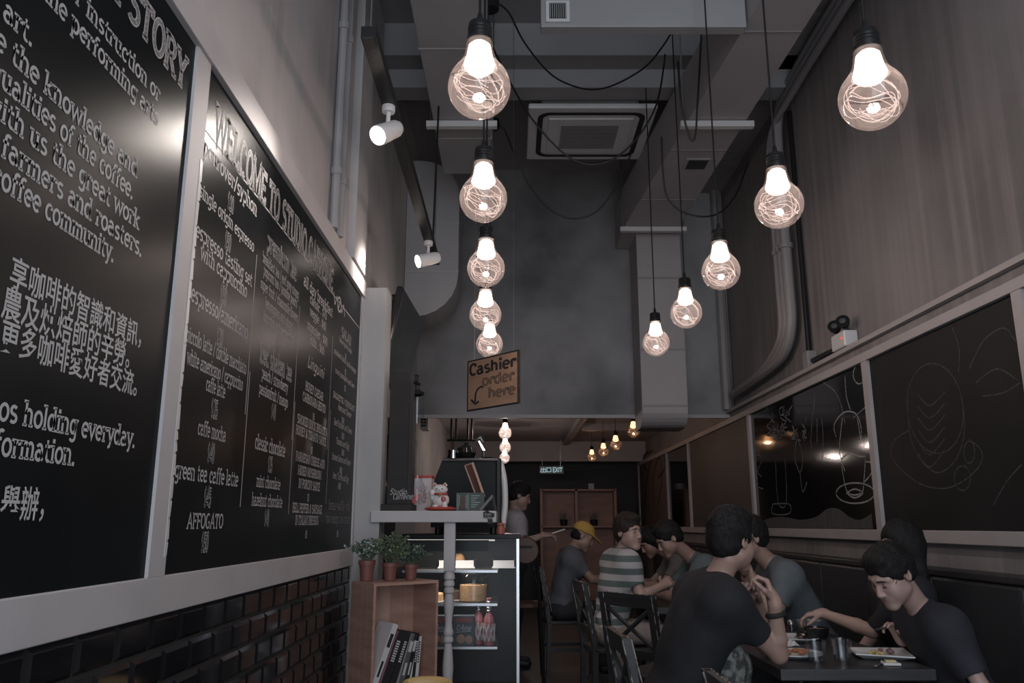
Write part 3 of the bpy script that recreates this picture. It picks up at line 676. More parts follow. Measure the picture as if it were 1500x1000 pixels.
# ------------------------------------------------------------------ pendant bulbs
PENDANTS = {}
def bulb_mesh(par, c, s, gm, cm):
    r = .1 * s; n = 32; prof = []
    for a in range(-90, 46, 9): prof.append((r * math.cos(R(a)), r * math.sin(R(a))))
    prof += [(.062 * s, .083 * s), (.053 * s, .10 * s), (.047 * s, .12 * s), (.0435 * s, .14 * s), (.042 * s, .165 * s)]
    prof[0] = (0, -r)
    return MB().lathe(prof, c, n, cap=False).build('glass_bulb', gm, par, smooth=True, auto=80)
def pendant(loc, ztop, seed, s=1.0, amber=False, label='', group=''):
    rnd = random.Random(seed); c = Vector(loc)
    t = thing('pendant_bulb', label, 'pendant lamp', c - Vector((0, 0, .1 * s)), group)
    g = bulb_mesh(t, c, s, K['bulb_amber'] if amber else K['bulb'], None)
    so = MB().lathe([(.041 * s, .160 * s), (.0415 * s, .175 * s)] + [((.0395 if k % 2 else .0365) * s, (.178 + .006 * k) * s) for k in range(6)] + [(.038 * s, .214 * s), (.036 * s, .226 * s), (.012 * s, .232 * s), (.008 * s, .262 * s), (.004 * s, .27 * s)], c, 24)
    so.build('socket', K['black'], t, smooth=True)
    MB().tube([c + Vector((0, 0, .265 * s)), Vector((c.x, c.y, ztop))], .0045 * (s if s < 1 else 1), 8).build('cable', K['black'], t)
    co = MB().lathe([(0, .050 * s), (.018 * s, .052 * s), (.036 * s, .058 * s), (.048 * s, .070 * s), (.050 * s, .080 * s), (.047 * s, .092 * s), (.043 * s, .106 * s), (.039 * s, .128 * s), (.036 * s, .145 * s), (.024 * s, .156 * s), (0, .158 * s)], c, 20)
    co.build('lamp_core', K['core_a'] if amber else K['core'], t, smooth=True)
    ls = MB()
    for k in range(8 if not amber else 4):
        tilt = Matrix.Rotation(rnd.uniform(0, PI), 3, 'Z') @ Matrix.Rotation(rnd.uniform(.15, 1.3), 3, 'X')
        rad = rnd.uniform(.066, .088) * s; h = rnd.uniform(-.45, .15) * rad; pts = []
        rr = math.sqrt(max(rad * rad - h * h, 1e-6)); a0, a1 = rnd.uniform(0, 360), rnd.uniform(240, 420)
        for q in range(29):
            a = R(a0 + a1 * q / 28); p = tilt @ Vector((rr * math.cos(a) * rnd.uniform(.97, 1.0), rr * math.sin(a), h + .012 * s * math.sin(3 * a + k)))
            if p.z > .045 * s: p.z = .045 * s - (p.z - .045 * s) * .5
            if p.length > .093 * s: p *= .093 * s / p.length
            pts.append(c + p)
        ls.tube(pts, .0009 * s, 4, cap=False)
        for p in pts[::1]:
            v = [ls.bm.verts.new(p + Vector(d) * .0023 * s) for d in ((1, 0, 0), (0, 1, 0), (-1, 0, 0), (0, -1, 0), (0, 0, 1), (0, 0, -1))]
            for i in range(4): ls.face([v[i], v[(i + 1) % 4], v[4]]); ls.face([v[(i + 1) % 4], v[i], v[5]])
    ls.build('led_string', K['led'], t)
    L = bpy.data.lights.new('bulb_light', 'POINT'); L.energy = LOW_BULB_W * (.2 if amber else 1) if amber or s < .9 else BULB_W; L.color = (1, .76, .62) if amber else (1, .91, .86); L.shadow_soft_size = .017 * s
    o = bpy.data.objects.new('bulb_light', L); C.objects.link(o); o.location = c + Vector((0, 0, .034 * s))
    return t
def top_at(p):
    if -.58 < p.x < -.16 and 1.6 < p.y < 6.35: return 4.2
    return 4.70 if 5.82 < p.y < 6.02 else (4.86 if 5.62 < p.y <= 5.82 else CEIL)
order = ['first', 'second', 'third', 'fourth', 'fifth']
for i, (u, v, d) in enumerate(((702, 128, 92), (708, 291, 70), (712, 393, 55.5), (711, 461, 47), (717, 504, 39.5))):
    p = at(u, v, .2 * FPX / d)
    pendant(p, top_at(p), 10 + i, label=f'big clear glowing bulb, {order[i]} along the row over the counter side', group='large pendant bulbs above the counter side')
for i, (u, v, d) in enumerate(((1278, 143, 95), (1141, 300, 70), (1056, 397, 55.5), (1005, 458, 46), (961, 502, 39.5))):
    p = at(u, v, .2 * FPX / d)
    pendant(p, top_at(p), 30 + i, label=f'big clear glowing bulb, {order[i]} along the row over the dining tables', group='large pendant bulbs above the tables')
for i, (u, v, t_) in enumerate(((740, 634, 9.0), (740, 655, 10.2), (739, 671, 11.4))):
    pendant(at(u, v, t_), LOWC, 50 + i, s=.72, label=f'small white glowing bulb under the low ceiling behind the hanging sign, {order[i]} of its line', group='small white bulbs below the low ceiling')
for i, (u, v, t_) in enumerate(((928, 632, 9.0), (902, 651, 10.0), (884, 661, 11.1), (867, 669, 12.6))):
    pendant(at(u, v, t_), LOWC, 60 + i, s=.72, amber=True, label=f'small amber bulb under the low ceiling by the rear cabinet, {order[i]} from the down duct', group='small amber bulbs below the low ceiling')
# ceiling roses and swagged cables
rose_lab = ['black ceiling rose with a looping cable, above the first big bulb', 'black ceiling rose with a looping cable, above the second big bulb']
for k, (u, v, t_) in enumerate(((718, 5, 5.35), (722, 181, 7.2))):
    p = at(u, v, t_); m = MB().lathe([(.055, -.05), (.06, -.045), (.06, .03), (.05, .04)], p, 18); m.tube([p + Vector((0, 0, .03)), (p.x, p.y, CEIL)], .006, 6)
    tag(m.build('ceiling_rose', K['black'], origin=p, smooth=True), rose_lab[k], 'ceiling rose')
def swag(lab, pix, r=.007):
    pts = smooth_path([at(*p) for p in pix], 6); tag(MB().tube(pts, r, 6).build('swag_cable', K['black'], origin=pts[0]), lab, 'cable', 'cables looping below the ceiling')
swag('black cable looping in front of the air conditioner casing', ((724, 2, 5.35), (745, 18, 5.4), (768, 62, 5.5), (805, 107, 5.6), (840, 126, 5.6), (872, 131, 5.6), (905, 122, 5.6), (945, 98, 5.6), (972, 66, 5.6), (992, 33, 5.65)))
swag('black cable looping across the air conditioner panel', ((722, 70, 5.9), (748, 122, 5.85), (775, 168, 5.8), (808, 208, 5.8), (840, 234, 5.8), (872, 241, 5.8), (905, 229, 5.8), (938, 196, 5.8), (962, 152, 5.8), (972, 100, 5.9), (974, 80, 6.0)))
swag('black cable looping against the upper end wall below the air conditioner', ((724, 180, 7.2), (738, 188, 7.2), (752, 222, 7.3), (775, 270, 7.35), (805, 306, 7.4), (838, 320, 7.4), (872, 311, 7.4), (898, 280, 7.4), (916, 245, 7.4), (925, 224, 7.4)))
swag('narrow black cable loop hanging beside the wall-side ceiling duct', ((993, 90, 5.6), (998, 150, 5.6), (1007, 192, 5.6), (1014, 206, 5.6), (1019, 196, 5.6), (1022, 150, 5.6), (1027, 60, 5.6), (1028, 30, 5.6)))
swag('long black cable loop reaching from the ceiling to the wall pipes', ((969, 200, 6.3), (971, 250, 6.3), (976, 285, 6.3), (990, 304, 6.3), (1010, 314, 6.3), (1035, 317, 6.3), (1058, 309, 6.35), (1078, 285, 6.5), (1090, 255, 6.6), (1096, 238, 6.7)))

# ------------------------------------------------------------------ hanging cashier sign
sa, sb = at(685.3, 529.5, 5.95), at(759.5, 511.5, 5.55)
sz0 = (at(685.7, 607.7, 5.95).z + at(760.5, 594, 5.55).z) / 2 + .01; sz1 = (sa.z + sb.z) / 2
sa.z = sb.z = 0; sx_ = (sb - sa).normalized(); sn = Vector((sx_.y, -sx_.x, 0)); sw, sh = (sb - sa).length, sz1 - sz0
sg = thing('hanging_sign', 'square wooden hanging sign reading Cashier order here with an arrow', 'sign', (sa.x, sa.y, sz0))
so_ = Vector((sa.x, sa.y, sz0))
def sgp(a, b, k=0.0): return so_ + sx_ * a + Vector((0, 0, b)) + sn * k
K['signwood'] = mat('sign_board_wood', (.30, .185, .125), .6, noise=((3, 3, 28), (.38, .24, .165), .35, .65, 4))
MB().prism([sgp(0, 0), sgp(sw, 0), sgp(sw, sh), sgp(0, sh)], -sn * .012).build('board', K['signwood'], sg)
bd = MB()
for p, q in (((0, 0), (sw, .009)), ((0, sh - .009), (sw, sh)), ((0, .009), (.009, sh - .009)), ((sw - .009, .009), (sw, sh - .009))):
    bd.prism([sgp(p[0], p[1], .004), sgp(q[0], p[1], .004), sgp(q[0], q[1], .004), sgp(p[0], q[1], .004)], -sn * .020)
bd.build('border', K['blackm'], sg)
lm = MB()
def sw_text(t, a, b, wid, hgt, w, k=.0008):
    s_ = wid / text_width(t); write(lm, t, lambda x, y: sgp(a + x, b + y, k), s_, hgt, w, serif=False)
lm.use(K['blackm']); sw_text('Cashier', .035 * sw, .70 * sh, sw * .92, sh * .22, .2); sw_text('order', .30 * sw, .45 * sh, sw * .62, sh * .2, .19); sw_text('here', .42 * sw, .19 * sh, sw * .52, sh * .2, .19)
lm.use(K['signwood']); sw_text('order', .30 * sw, .45 * sh, sw * .62, sh * .2, .05, .0016); sw_text('here', .42 * sw, .19 * sh, sw * .52, sh * .2, .05, .0016)
lm.use(K['blackm'])
ribbon(lm, [(.33, .42), (.27, .44), (.21, .40), (.17, .32), (.165, .16)], .035, lambda a, b: sgp(a * sw, b * sh, .0008))
ribbon(lm, [(.08, .22), (.165, .12), (.24, .16)], .04, lambda a, b: sgp(a * sw, b * sh, .0008)); lm.build('lettering', None, sg)
for a in (.12, .9): MB().tube([sgp(sw * a, sh, -.006), sgp(sw * a, sh, -.006) + Vector((0, 0, (4.199 if sgp(sw * a, 0).x < -.15 else (4.86 if sgp(sw * a, 0).y > 5.62 else CEIL)) - sz1))], .002, 5).build('hanging_wire', K['steel'], sg)

# ------------------------------------------------------------------ wall television
tv = thing('television', 'black flat television on a wall bracket above the cold drip tower', 'television', (-.8, 5.85, 2.2))
TM = Matrix.Translation((-.82, 5.82, 2.58)) @ Matrix.Rotation(R(-2), 4, 'Z') @ Matrix.Rotation(R(11), 4, 'Y')
MB().box((-.02, -.49, -.33), (.028, .49, .33), TM, bev=.012).build('bezel', mat('gloss_black', (.012, .012, .013), .15), tv)
MB().box((.024, -.455, -.285), (.0295, .455, .295), TM).build('screen', K['screen'], tv)
MB().box((-.055, -.44, -.28), (-.018, .44, .28), TM, bev=.012).build('rear_cover', K['black'], tv)
MB().box((-.985, 5.72, 2.45), (-.96, 5.92, 2.72)).tube([(-.97, 5.82, 2.58), (-.85, 5.82, 2.58)], .03, 8).build('wall_bracket', K['black'], tv)

# ------------------------------------------------------------------ chalkboards along the right wall
RX = 2.232; Z0, Z1 = 1.27, 2.30
cols = [1.55, 3.40, 4.97, 7.53, 10.20, 11.65, 14.30]
fr = MB()
fr.box((2.205, 1.5, Z0 - .066), (2.252, 14.34, Z0), bev=.004); fr.box((2.205, 1.5, Z1), (2.252, 14.34, Z1 + .055), bev=.004)
for y in cols: fr.box((2.208, y - .035, Z0), (2.250, y + .035, Z1))
tag(fr.build('chalkboard_frame', K['frame_r'], origin=(2.23, 8, Z0 - .066)), 'long grey painted timber frame holding the row of wall panels above the bench', 'frame')
K['cboard'] = mat('matt_chalkboard', (.010, .0105, .011), .55, spec=.15, noise=((1.5, 1.5, 1.5), (.018, .0185, .019), .35, .7, 5))
K['gboard'] = mat('gloss_black_panel', (.006, .006, .007), .07, spec=.55)
K['bboard'] = mat('brown_wall_panel', (.075, .064, .061), .6, noise=((2, 1.4, .8), (.042, .039, .04), .3, .7, 5))
def wall_panel(y0, y1, m, label):
    t = thing('wall_panel', label, 'wall panel', (RX, (y0 + y1) / 2, Z0), 'panels in the chalkboard frame')
    MB().box((RX, y0 + .035, Z0), (2.252, y1 - .035, Z1)).build('panel', m, t); return t
wall_panel(1.55, 3.40, K['cboard'], 'plain dark chalkboard panel at the very edge of the picture')
p1 = wall_panel(3.40, 4.97, K['cboard'], 'matt chalkboard panel with a faint drawing of a latte art cup and saucer')
p2 = wall_panel(4.97, 7.53, K['gboard'], 'glossy black panel with chalk drawings of drinks, reflecting the hanging bulbs')
wall_panel(7.53, 10.20, K['bboard'], 'plain brown panel between the two glossy black panels')
wall_panel(10.20, 11.65, K['gboard'], 'narrow glossy black panel reflecting amber bulbs and the exit sign')
p3 = wall_panel(11.65, 14.30, mat('pale_brown_panel', (.15, .115, .10), .6, noise=((2, 1.4, .8), (.11, .085, .078), .3, .7, 4)), 'pale brown panel with a dark leaf drawing near the rear wall')
def chalk(par, strokes, w=.008, m='chalk', name='chalk_drawing'):
    mb = MB()
    for s_ in strokes:
        P = [on_x(u, v, RX) for u, v in s_]; pts = [(p.y, p.z) for p in (smooth_path(P, 4) if len(P) > 2 else P)]
        ribbon(mb, pts, w, lambda a, b: Vector((RX - .0008, a, b)))
    return mb.build(name, K[m], par)
def ell(cx, cy, rx, ry, a0=0, a1=360, tilt=0, n=20):
    o = []
    for i in range(n + 1):
        a = R(a0 + (a1 - a0) * i / n); x, y = rx * math.cos(a), ry * math.sin(a)
        o.append((cx + x * math.cos(R(tilt)) - y * math.sin(R(tilt)), cy + x * math.sin(R(tilt)) + y * math.cos(R(tilt))))
    return o
K['chalk_f'] = mat('faded_chalk_line', (.075, .074, .074), .9, noise=((40, 40, 40), (.03, .03, .03), .45, .65, 3))
fern = [[(1345, 578 + k * 17), (1362, 594 + k * 18), (1384, 574 + k * 17)] for k in range(0, 6)]
chalk(p1, [ell(1370, 598, 41, 66, tilt=-6)] + [[(1330, 585), (1332, 630), (1345, 668), (1372, 692), (1398, 676), (1412, 640), (1412, 600)]] +
      [[(1332, 630), (1310, 645), (1306, 668), (1325, 692), (1352, 710), (1385, 715), (1415, 702), (1436, 680), (1438, 660), (1420, 643)]] +
      [ell(1420, 662, 8, 16), ell(1410, 700, 12, 18)] + fern + [[(1420, 540), (1440, 500), (1470, 480), (1488, 500)], [(1430, 560), (1460, 540), (1490, 556)], [(1440, 580), (1470, 575), (1495, 560)]] +
      [[(1395, 430 + 50), (1405, 510), (1404, 545)], [(1455, 740), (1475, 705), (1497, 680)]], .007, 'chalk_f')
ivy = []; rn = random.Random(5)
for k in range(34):
    u, v = rn.uniform(1126, 1182), rn.uniform(588, 635); ivy.append([(u, v), (u + rn.uniform(-6, 6), v + rn.uniform(3, 10)), (u + rn.uniform(-9, 9), v + rn.uniform(6, 15))])
chalk(p2, ivy, .012, 'chalk')
cup = [[(1232, 672), (1236, 700), (1243, 722), (1262, 722), (1266, 700), (1268, 668)], [(1268, 676), (1276, 678), (1277, 692), (1266, 706)], ell(1253, 722, 28, 15), [(1240, 722), (1252, 716), (1264, 722), (1252, 729), (1240, 722)],
       [(1232, 672), (1245, 664), (1258, 668), (1268, 668)], [(1238, 550), (1240, 580), (1246, 600)], ell(1259, 548, 9, 14), [(1225, 640), (1222, 622), (1236, 604), (1254, 606), (1262, 630), (1258, 655)], [(1234, 612), (1230, 660), (1238, 690)], [(1256, 612), (1262, 650)]]
chalk(p2, cup, .010, 'chalk_b')
tools = [[(1194, 575), (1192, 600), (1190, 612)], [(1190, 612), (1188, 650), (1194, 672), (1204, 672), (1206, 645), (1204, 612)], [(1197, 612), (1197, 650)], [(1168, 640), (1164, 668), (1172, 692), (1176, 668), (1168, 640)], [(1172, 692), (1176, 720), (1182, 706)],
         [(1206, 560), (1222, 572), (1232, 592), (1238, 620)], [(1250, 612), (1268, 596), (1276, 590)], [(1136, 672), (1140, 735), (1152, 736), (1150, 672)], [(1132, 738), (1132, 752), (1156, 752), (1156, 738), (1132, 738)], [(1108, 665), (1116, 672), (1110, 690), (1116, 698)], [(1108, 712), (1118, 716)]]
chalk(p2, tools, .009, 'chalk')
# grey chalked ground under the drinks
wv = [(1110, 766), (1130, 758), (1150, 757), (1172, 761), (1195, 757), (1212, 745), (1228, 745), (1245, 757), (1260, 761), (1277, 752)]
P = [on_x(u, v, RX) for u, v in wv]; P = smooth_path(P, 4); mb = MB(); vs = [(mb.bm.verts.new((RX - .0006, p.y, p.z)), mb.bm.verts.new((RX - .0006, p.y, Z0 + .004))) for p in P]
for a, b in zip(vs, vs[1:]): mb.face([a[0], b[0], b[1], a[1]])
mb.build('chalk_ground', mat('chalk_dust', (.05, .05, .05), .85, noise=((2, 30, 3), (.075, .075, .074), .35, .65, 4)), p2)
leafd = [[(945, 740), (948, 700), (955, 670)], [(958, 745), (957, 700), (966, 668), (970, 700), (964, 740)], [(948, 690), (942, 672), (950, 660)], [(964, 700), (974, 685), (972, 665)]]
chalk(p3, leafd, .05, 'blackm')

# ------------------------------------------------------------------ counter corner on the left
sh = thing('counter_shelf', 'grey white counter shelf on a turned post above the wooden crate', 'shelf', (-.48, 5.4, .0))
MB().box((-.875, 5.10, 1.313), (-.097, 5.70, 1.383), bev=.004).build('shelf_top', K['frame_w'], sh)
px, py = -.386, 5.16
post = MB(); post.box((px - .035, py - .035, 1.02), (px + .035, py + .035, 1.313), bev=.003)
post.lathe([(.030, .04), (.034, .06), (.034, .10), (.024, .11), (.020, .16), (.022, .30), (.030, .40), (.034, .46), (.030, .52), (.024, .58), (.022, .60), (.031, .61), (.031, .63), (.024, .64), (.031, .65), (.031, .67), (.026, .68), (.022, .72),
            (.027, .78), (.032, .82), (.029, .86), (.024, .885), (.033, .895), (.033, .915), (.025, .925), (.033, .935), (.033, .955), (.026, .965), (.034, .975), (.034, .995), (.030, 1.005), (.030, 1.02)], (px, py, 0), 20)
post.box((px - .035, py - .035, 0), (px + .035, py + .035, .06)); post.build('turned_post', K['frame_w'], sh, smooth=True)
# small logo sticker on the shelf edge: black blob with scribbled script
st = MB(); st.use(K['blackm'])
c0 = on_y(716, 757, 5.10)
poly = [c0 + Vector((a, -.0008, b)) for a, b in ((-.035, .03), (-.01, .04), (.012, .028), (.036, .022), (.034, .002), (.022, -.008), (.026, -.04), (-.004, -.042), (-.008, -.012), (-.034, -.004))]
st.prism(poly, (0, .0006, 0)); st.use(K['letter'])
for k, dy in enumerate((.010, -.012)): write(st, ('Studio', 'Caffeine')[k], lambda a, b: c0 + Vector((-.028 + a, -.0016, dy + b)), .0125, .014, .11, ital=.2, serif=False)
st.build('logo_sticker', None, sh)

# cold drip tower: tall dark board with script lettering
tw = thing('drip_tower', 'tall dark grey cold drip coffee tower with white Studio Caffeine script', 'coffee tower', (-.74, 5.3, 1.383))
K['tower'] = mat('dark_grey_board', (.026, .024, .025), .6, spec=.2, noise=((3, 3, 14), (.034, .031, .031), .35, .65, 4))
MB().box((-.865, 5.16, 1.384), (-.625, 5.44, 1.425), bev=.004).build('base', K['tower'], tw)
MB().box((-.795, 5.20, 1.425), (-.667, 5.235, 2.275), bev=.003).build('back_board', K['tower'], tw)
MB().box((-.667, 5.20, 1.425), (-.640, 5.36, 2.2), bev=.002).build('side_board', K['blackm'], tw)
sc = MB()
for t_, u, v in (('Studio', 570.5, 724), ('Caffeine', 575, 731)):
    o0 = on_y(u, v, 5.1985); write(sc, t_, lambda a, b: o0 + Vector((a, 0, b)), .032 if t_ == 'Studio' else .029, .036, .1, ital=.3, serif=False)
sc.build('lettering', K['letter'], tw)
fi = MB().lathe([(.02, 2.13), (.05, 2.14), (.055, 2.155), (.03, 2.17), (.022, 2.2), (.03, 2.215), (.012, 2.235), (.01, 2.26), (.014, 2.27), (0, 2.28)], (-.635, 5.3, 0), 18); fi.build('glass_dripper_cap', K['black'], tw, smooth=True)
MB().lathe([(.045, 1.95), (.05, 2.0), (.05, 2.12), (.03, 2.14)], (-.63, 5.31, 0), 18).build('water_chamber', K['tumbler'], tw, smooth=True)
MB().lathe([(.0, 1.43), (.055, 1.432), (.062, 1.47), (.05, 1.54), (.03, 1.58), (.034, 1.61)], (-.61, 5.26, 0), 20, cap=False).build('glass_carafe', K['tumbler'], tw, smooth=True)

# lucky cat on a red cushion
def cat():
    g = on_y(645, 742, 5.22); b = Vector((g.x, 5.22, 1.384))
    t = thing('cat_figurine', 'white beckoning cat figurine with red ears sitting on a red cushion', 'figurine', b)
    K['porc'] = mat('white_porcelain', (.66, .63, .62), .22); K['red'] = mat('red_lacquer', (.42, .055, .045), .4)
    MB().ball(b + Vector((0, 0, .018)), (.105, .085, .02), n=18).build('cushion', K['red'], t, smooth=True)
    m = MB(); m.ball(b + Vector((0, 0, .085)), (.058, .05, .062), n=18); m.ball(b + Vector((-.004, -.012, .165)), (.052, .044, .042), n=18)
    m.ball(b + Vector((-.05, -.03, .14)), (.02, .018, .028)); m.tube([b + Vector((-.05, -.01, .09)), b + Vector((-.054, -.03, .14))], .016, 10)
    m.ball(b + Vector((.03, -.04, .05)), (.018, .02, .026)); m.ball(b + Vector((-.03, -.045, .036)), (.02, .022, .014)); m.ball(b + Vector((.032, -.045, .034)), (.02, .022, .014))
    for s_ in (-1, 1): m.lathe([(.018, 0), (.012, .014), (0, .03)], b + Vector((-.004 + .033 * s_, -.008, .195)), 10)
    m.build('body', K['porc'], t, smooth=True)
    r = MB()
    for s_ in (-1, 1): r.lathe([(.011, 0), (.006, .01), (0, .019)], b + Vector((-.004 + .033 * s_, -.017, .197)), 8)
    r.build('inner_ear', K['red'], t)
    MB().tube([b + Vector((.045 * math.cos(R(a)) - .002, -.012 + .04 * math.sin(R(a)), .131)) for a in range(0, 361, 24)], .008, 8).build('collar', K['red'], t)
    MB().ball(b + Vector((0, -.055, .122)), .011).build('bell', mat('gold_bell', (.55, .38, .12), .3, 1.0), t, smooth=True)
    f = MB()
    for s_ in (-1, 1): f.tube([b + Vector((-.004 + s_ * (.012 + .006 * k), -.0575 + .003 * k, .172 - .004 * (k - 1) ** 2)) for k in range(3)], .0028, 6)
    f.ball(b + Vector((-.004, -.057, .160)), (.005, .004, .003)); f.build('face_markings', K['blackm'], t)
    p = MB(); p.ball(b + Vector((.022, -.046, .09)), (.018, .008, .024)); p.build('painted_charm', mat('charm_red', (.35, .08, .10), .4), t)
    t.scale = (.98, .9, .80)
cat()
# white card box with red top
o0 = on_y(593, 739, 5.36)
t = thing('gift_box', 'white box with pink line drawing and red top behind the cat figurine', 'box', (o0.x + .07, 5.40, 1.384))
BMx = zrot(R(-6), (o0.x + .09, 5.42, 0))
MB().box((-.075, -.04, 1.384), (.085, .05, 1.60), BMx).build('carton', mat('white_card', (.55, .50, .50), .6), t)
MB().box((-.077, -.042, 1.598), (.087, .052, 1.615), BMx).build('red_top', K['red'], t)
m = MB(); rn = random.Random(2)
for k in range(11):
    a = k * 2 * PI / 11; r0, r1 = .03, rn.uniform(.045, .07)
    ribbon(m, [(r0 * math.cos(a), r0 * math.sin(a)), (r1 * math.cos(a + .15), r1 * math.sin(a + .15)), (r1 * 1.05 * math.cos(a + .4), r1 * 1.05 * math.sin(a + .4))], .0035, lambda x, y: BMx @ Vector((.005 + x, -.0408, 1.49 + y)))
ribbon(m, E(0, 0, .028, .028), .0035, lambda x, y: BMx @ Vector((.005 + x, -.0408, 1.49 + y)))
m.build('line_drawing', mat('pink_ink', (.45, .18, .20), .7), t)
t = MB().prism([on_y(600, 735, 5.25) + Vector((0, 0, .0)), on_y(612, 722, 5.25), on_y(616, 726, 5.25), on_y(607, 738, 5.25)], (0, .01, 0))
tag(t.build('red_envelope', K['red'], origin=on_y(606, 735, 5.25)), 'small red packet leaning beside the cat cushion', 'envelope')
# leaning wooden framed menu, info card, dark easel sign
t = thing('framed_menu', 'brown framed menu board leaning on the counter shelf beside the espresso machine', 'frame', (-.20, 5.40, 1.384))
a, b_ = on_y(681, 682, 5.46), on_y(692, 678, 5.42); c_, d_ = on_y(709, 727, 5.30), on_y(698, 728, 5.36)
nrm = ((b_ - a).cross(c_ - b_)).normalized() * .012
MB().prism([a, b_, c_, d_], nrm).build('panel', mat('brown_menu', (.13, .065, .055), .5), t)
bb = MB()
for p, q in ((b_, c_),): bb.tube([p, q], .009, 8)
for p, q in ((a, b_), (a, d_)): bb.tube([p, q], .005, 8)
bb.build('border', mat('pale_wood_edge', (.46, .32, .26), .5), t)
g = on_y(690, 745, 5.28)
t = thing('info_card', 'dark green information card with a pale border and brown portrait, beside the cat', 'card', (g.x, 5.28, 1.384))
CM = zrot(R(-4), (g.x, 5.28, 0))
MB().box((-.095, -.006, 1.384), (.085, .006, 1.50), CM).build('panel', mat('card_green', (.055, .075, .07), .6), t)
m = MB(); K['mint'] = mat('card_mint', (.25, .33, .30), .7)
for k in range(3):
    for lo, hi in (((-.09 + k * .008, 1.39 + k * .006), (-.087 + k * .008, 1.495 - k * .006)), ((-.018 - k * .008, 1.39 + k * .006), (-.015 - k * .008, 1.495 - k * .006))): m.box((lo[0], -.0072, lo[1]), (hi[0], -.006, hi[1]), CM)
for k in range(6): m.box((.0, -.0072, 1.408 + k * .014), (.03 + .03 * ((k * 37) % 3) / 2, -.006, 1.413 + k * .014), CM)
m.build('printed_lines', K['mint'], t)
m = MB(); m.ball(CM @ Vector((-.052, -.007, 1.45)), (.02, .002, .028), n=12); m.ball(CM @ Vector((-.052, -.007, 1.41)), (.026, .002, .018), n=12); m.build('portrait', mat('portrait_brown', (.09, .05, .045), .7), t)
t = thing('easel_sign', 'small dark folding easel sign standing at the end of the counter shelf', 'sign', (-.14, 5.25, 1.384))
e0, e1, e2 = on_y(722, 726, 5.25), on_y(703, 748, 5.22), on_y(726, 748, 5.22)
for k_, (p, q) in enumerate(((e1, e0), (e0, e2))): MB().tube([p, q], .012, 4).build('leg', mat('easel_grey', (.10, .11, .115), .5) if k_ == 0 else K['black'], t)
for z_ in (.3, .6): MB().tube([e1.lerp(e0, z_), e2.lerp(e0, z_)], .004, 5).build('crossbar', K['black'], t)

# glazed pastry case
CX0, CX1, CY0, CY1, CZ = -.78, .04, 5.74, 6.45, 1.235
dc = thing('display_case', 'glass fronted pastry display case behind the turned post', 'display case', (-.38, 6.1, 0))
MB().box((CX0, CY0, .0), (CX1, CY1, .16)).build('plinth', K['black'], dc)
MB().box((CX0, CY0 - .006, CZ - .03), (CX1 + .02, CY1, CZ), bev=.004).build('top_panel', K['black'], dc)
MB().box((CX0, CY1 - .02, .16), (CX1, CY1, CZ - .03)).build('back_panel', K['black'], dc)
MB().box((CX0, CY0 + .004, .16), (CX1 - .01, CY0 + .009, CZ - .03)).build('front_glass', K['pane'], dc)
MB().box((CX1 - .006, CY0 + .01, .16), (CX1 - .001, CY1 - .02, CZ - .03)).build('side_glass', K['pane'], dc)
MB().box((CX1 - .012, CY0 - .006, .16), (CX1 + .012, CY0 + .02, CZ - .03), bev=.003).build('corner_post', K['steel'], dc)
MB().box((CX0, CY0 + .01, 1.12), (CX1 - .2, CY0 + .03, 1.195)).build('header_strip', K['blackm'], dc)
for z_ in (.48, .76, .98):
    MB().box((CX0 + .02, CY0 + .05, z_), (CX1 - .14, CY1 - .03, z_ + .008)).build('glass_shelf', K['pane'], dc)
    MB().box((CX0 + .02, CY0 + .045, z_ - .004), (CX1 - .14, CY0 + .05, z_ + .012)).build('shelf_rail', K['steel'], dc)
led = MB().box((CX0 + .05, CY0 + .06, 1.188), (CX1 - .16, CY0 + .08, 1.198)); led.build('light_strip', glow('case_light', (1, .93, .85), .7), dc)
L = bpy.data.lights.new('case_lamp', 'AREA'); L.shape = 'RECTANGLE'; L.size = .6; L.size_y = .05; L.energy = 7.0; L.color = (1, .9, .78)
o = bpy.data.objects.new('case_lamp', L); C.objects.link(o); o.location = ((CX0 + CX1) / 2 - .06, CY0 + .10, 1.18)
# stock on the case shelves
K['bread'] = mat('baked_bread', (.42, .23, .11), .7, noise=((30, 30, 30), (.55, .34, .18), .35, .65, 4)); K['tray'] = mat('white_tray', (.60, .60, .61), .3)
def tray(u, v, w, label, cat_='tray', zs=.988):
    p = on_z(u, v, zs); y = min(max(p.y, CY0 + .2), CY1 - .2); x = on_y(u, v, y).x
    m = MB(); m.box((x - w / 2, y - .12, zs), (x + w / 2, y + .12, zs + .012)); m.box((x - w / 2, y - .12, zs + .012), (x + w / 2, y - .112, zs + .055))
    for dx in (-w / 2, w / 2 - .008): m.box((x + dx, y - .12, zs + .012), (x + dx + .008, y + .12, zs + .055))
    tag(m.build('pastry_tray', K['tray'], origin=(x, y, zs)), label, cat_, 'trays in the pastry case'); return x, y
x, y = tray(670, 826, .27, 'white tray on the top shelf of the pastry case, the one nearest the turned post')
tray(738, 826, .17, 'white tray on the top shelf of the pastry case by the corner post')
for k, (dx, dy) in enumerate(((-.06, -.05), (.02, -.04), (-.02, .05))):
    m = MB(); m.ball((x + dx, y + dy, 1.045), (.038, .03, .045), n=12); tag(m.build('pastry', K['bread'], origin=(x + dx, y + dy, 1.0), smooth=True), ['round bun on the white tray behind the turned post, nearest the glass', 'round bun beside another on the white tray behind the turned post', 'round bun at the back of the white tray behind the turned post'][k], 'bun')
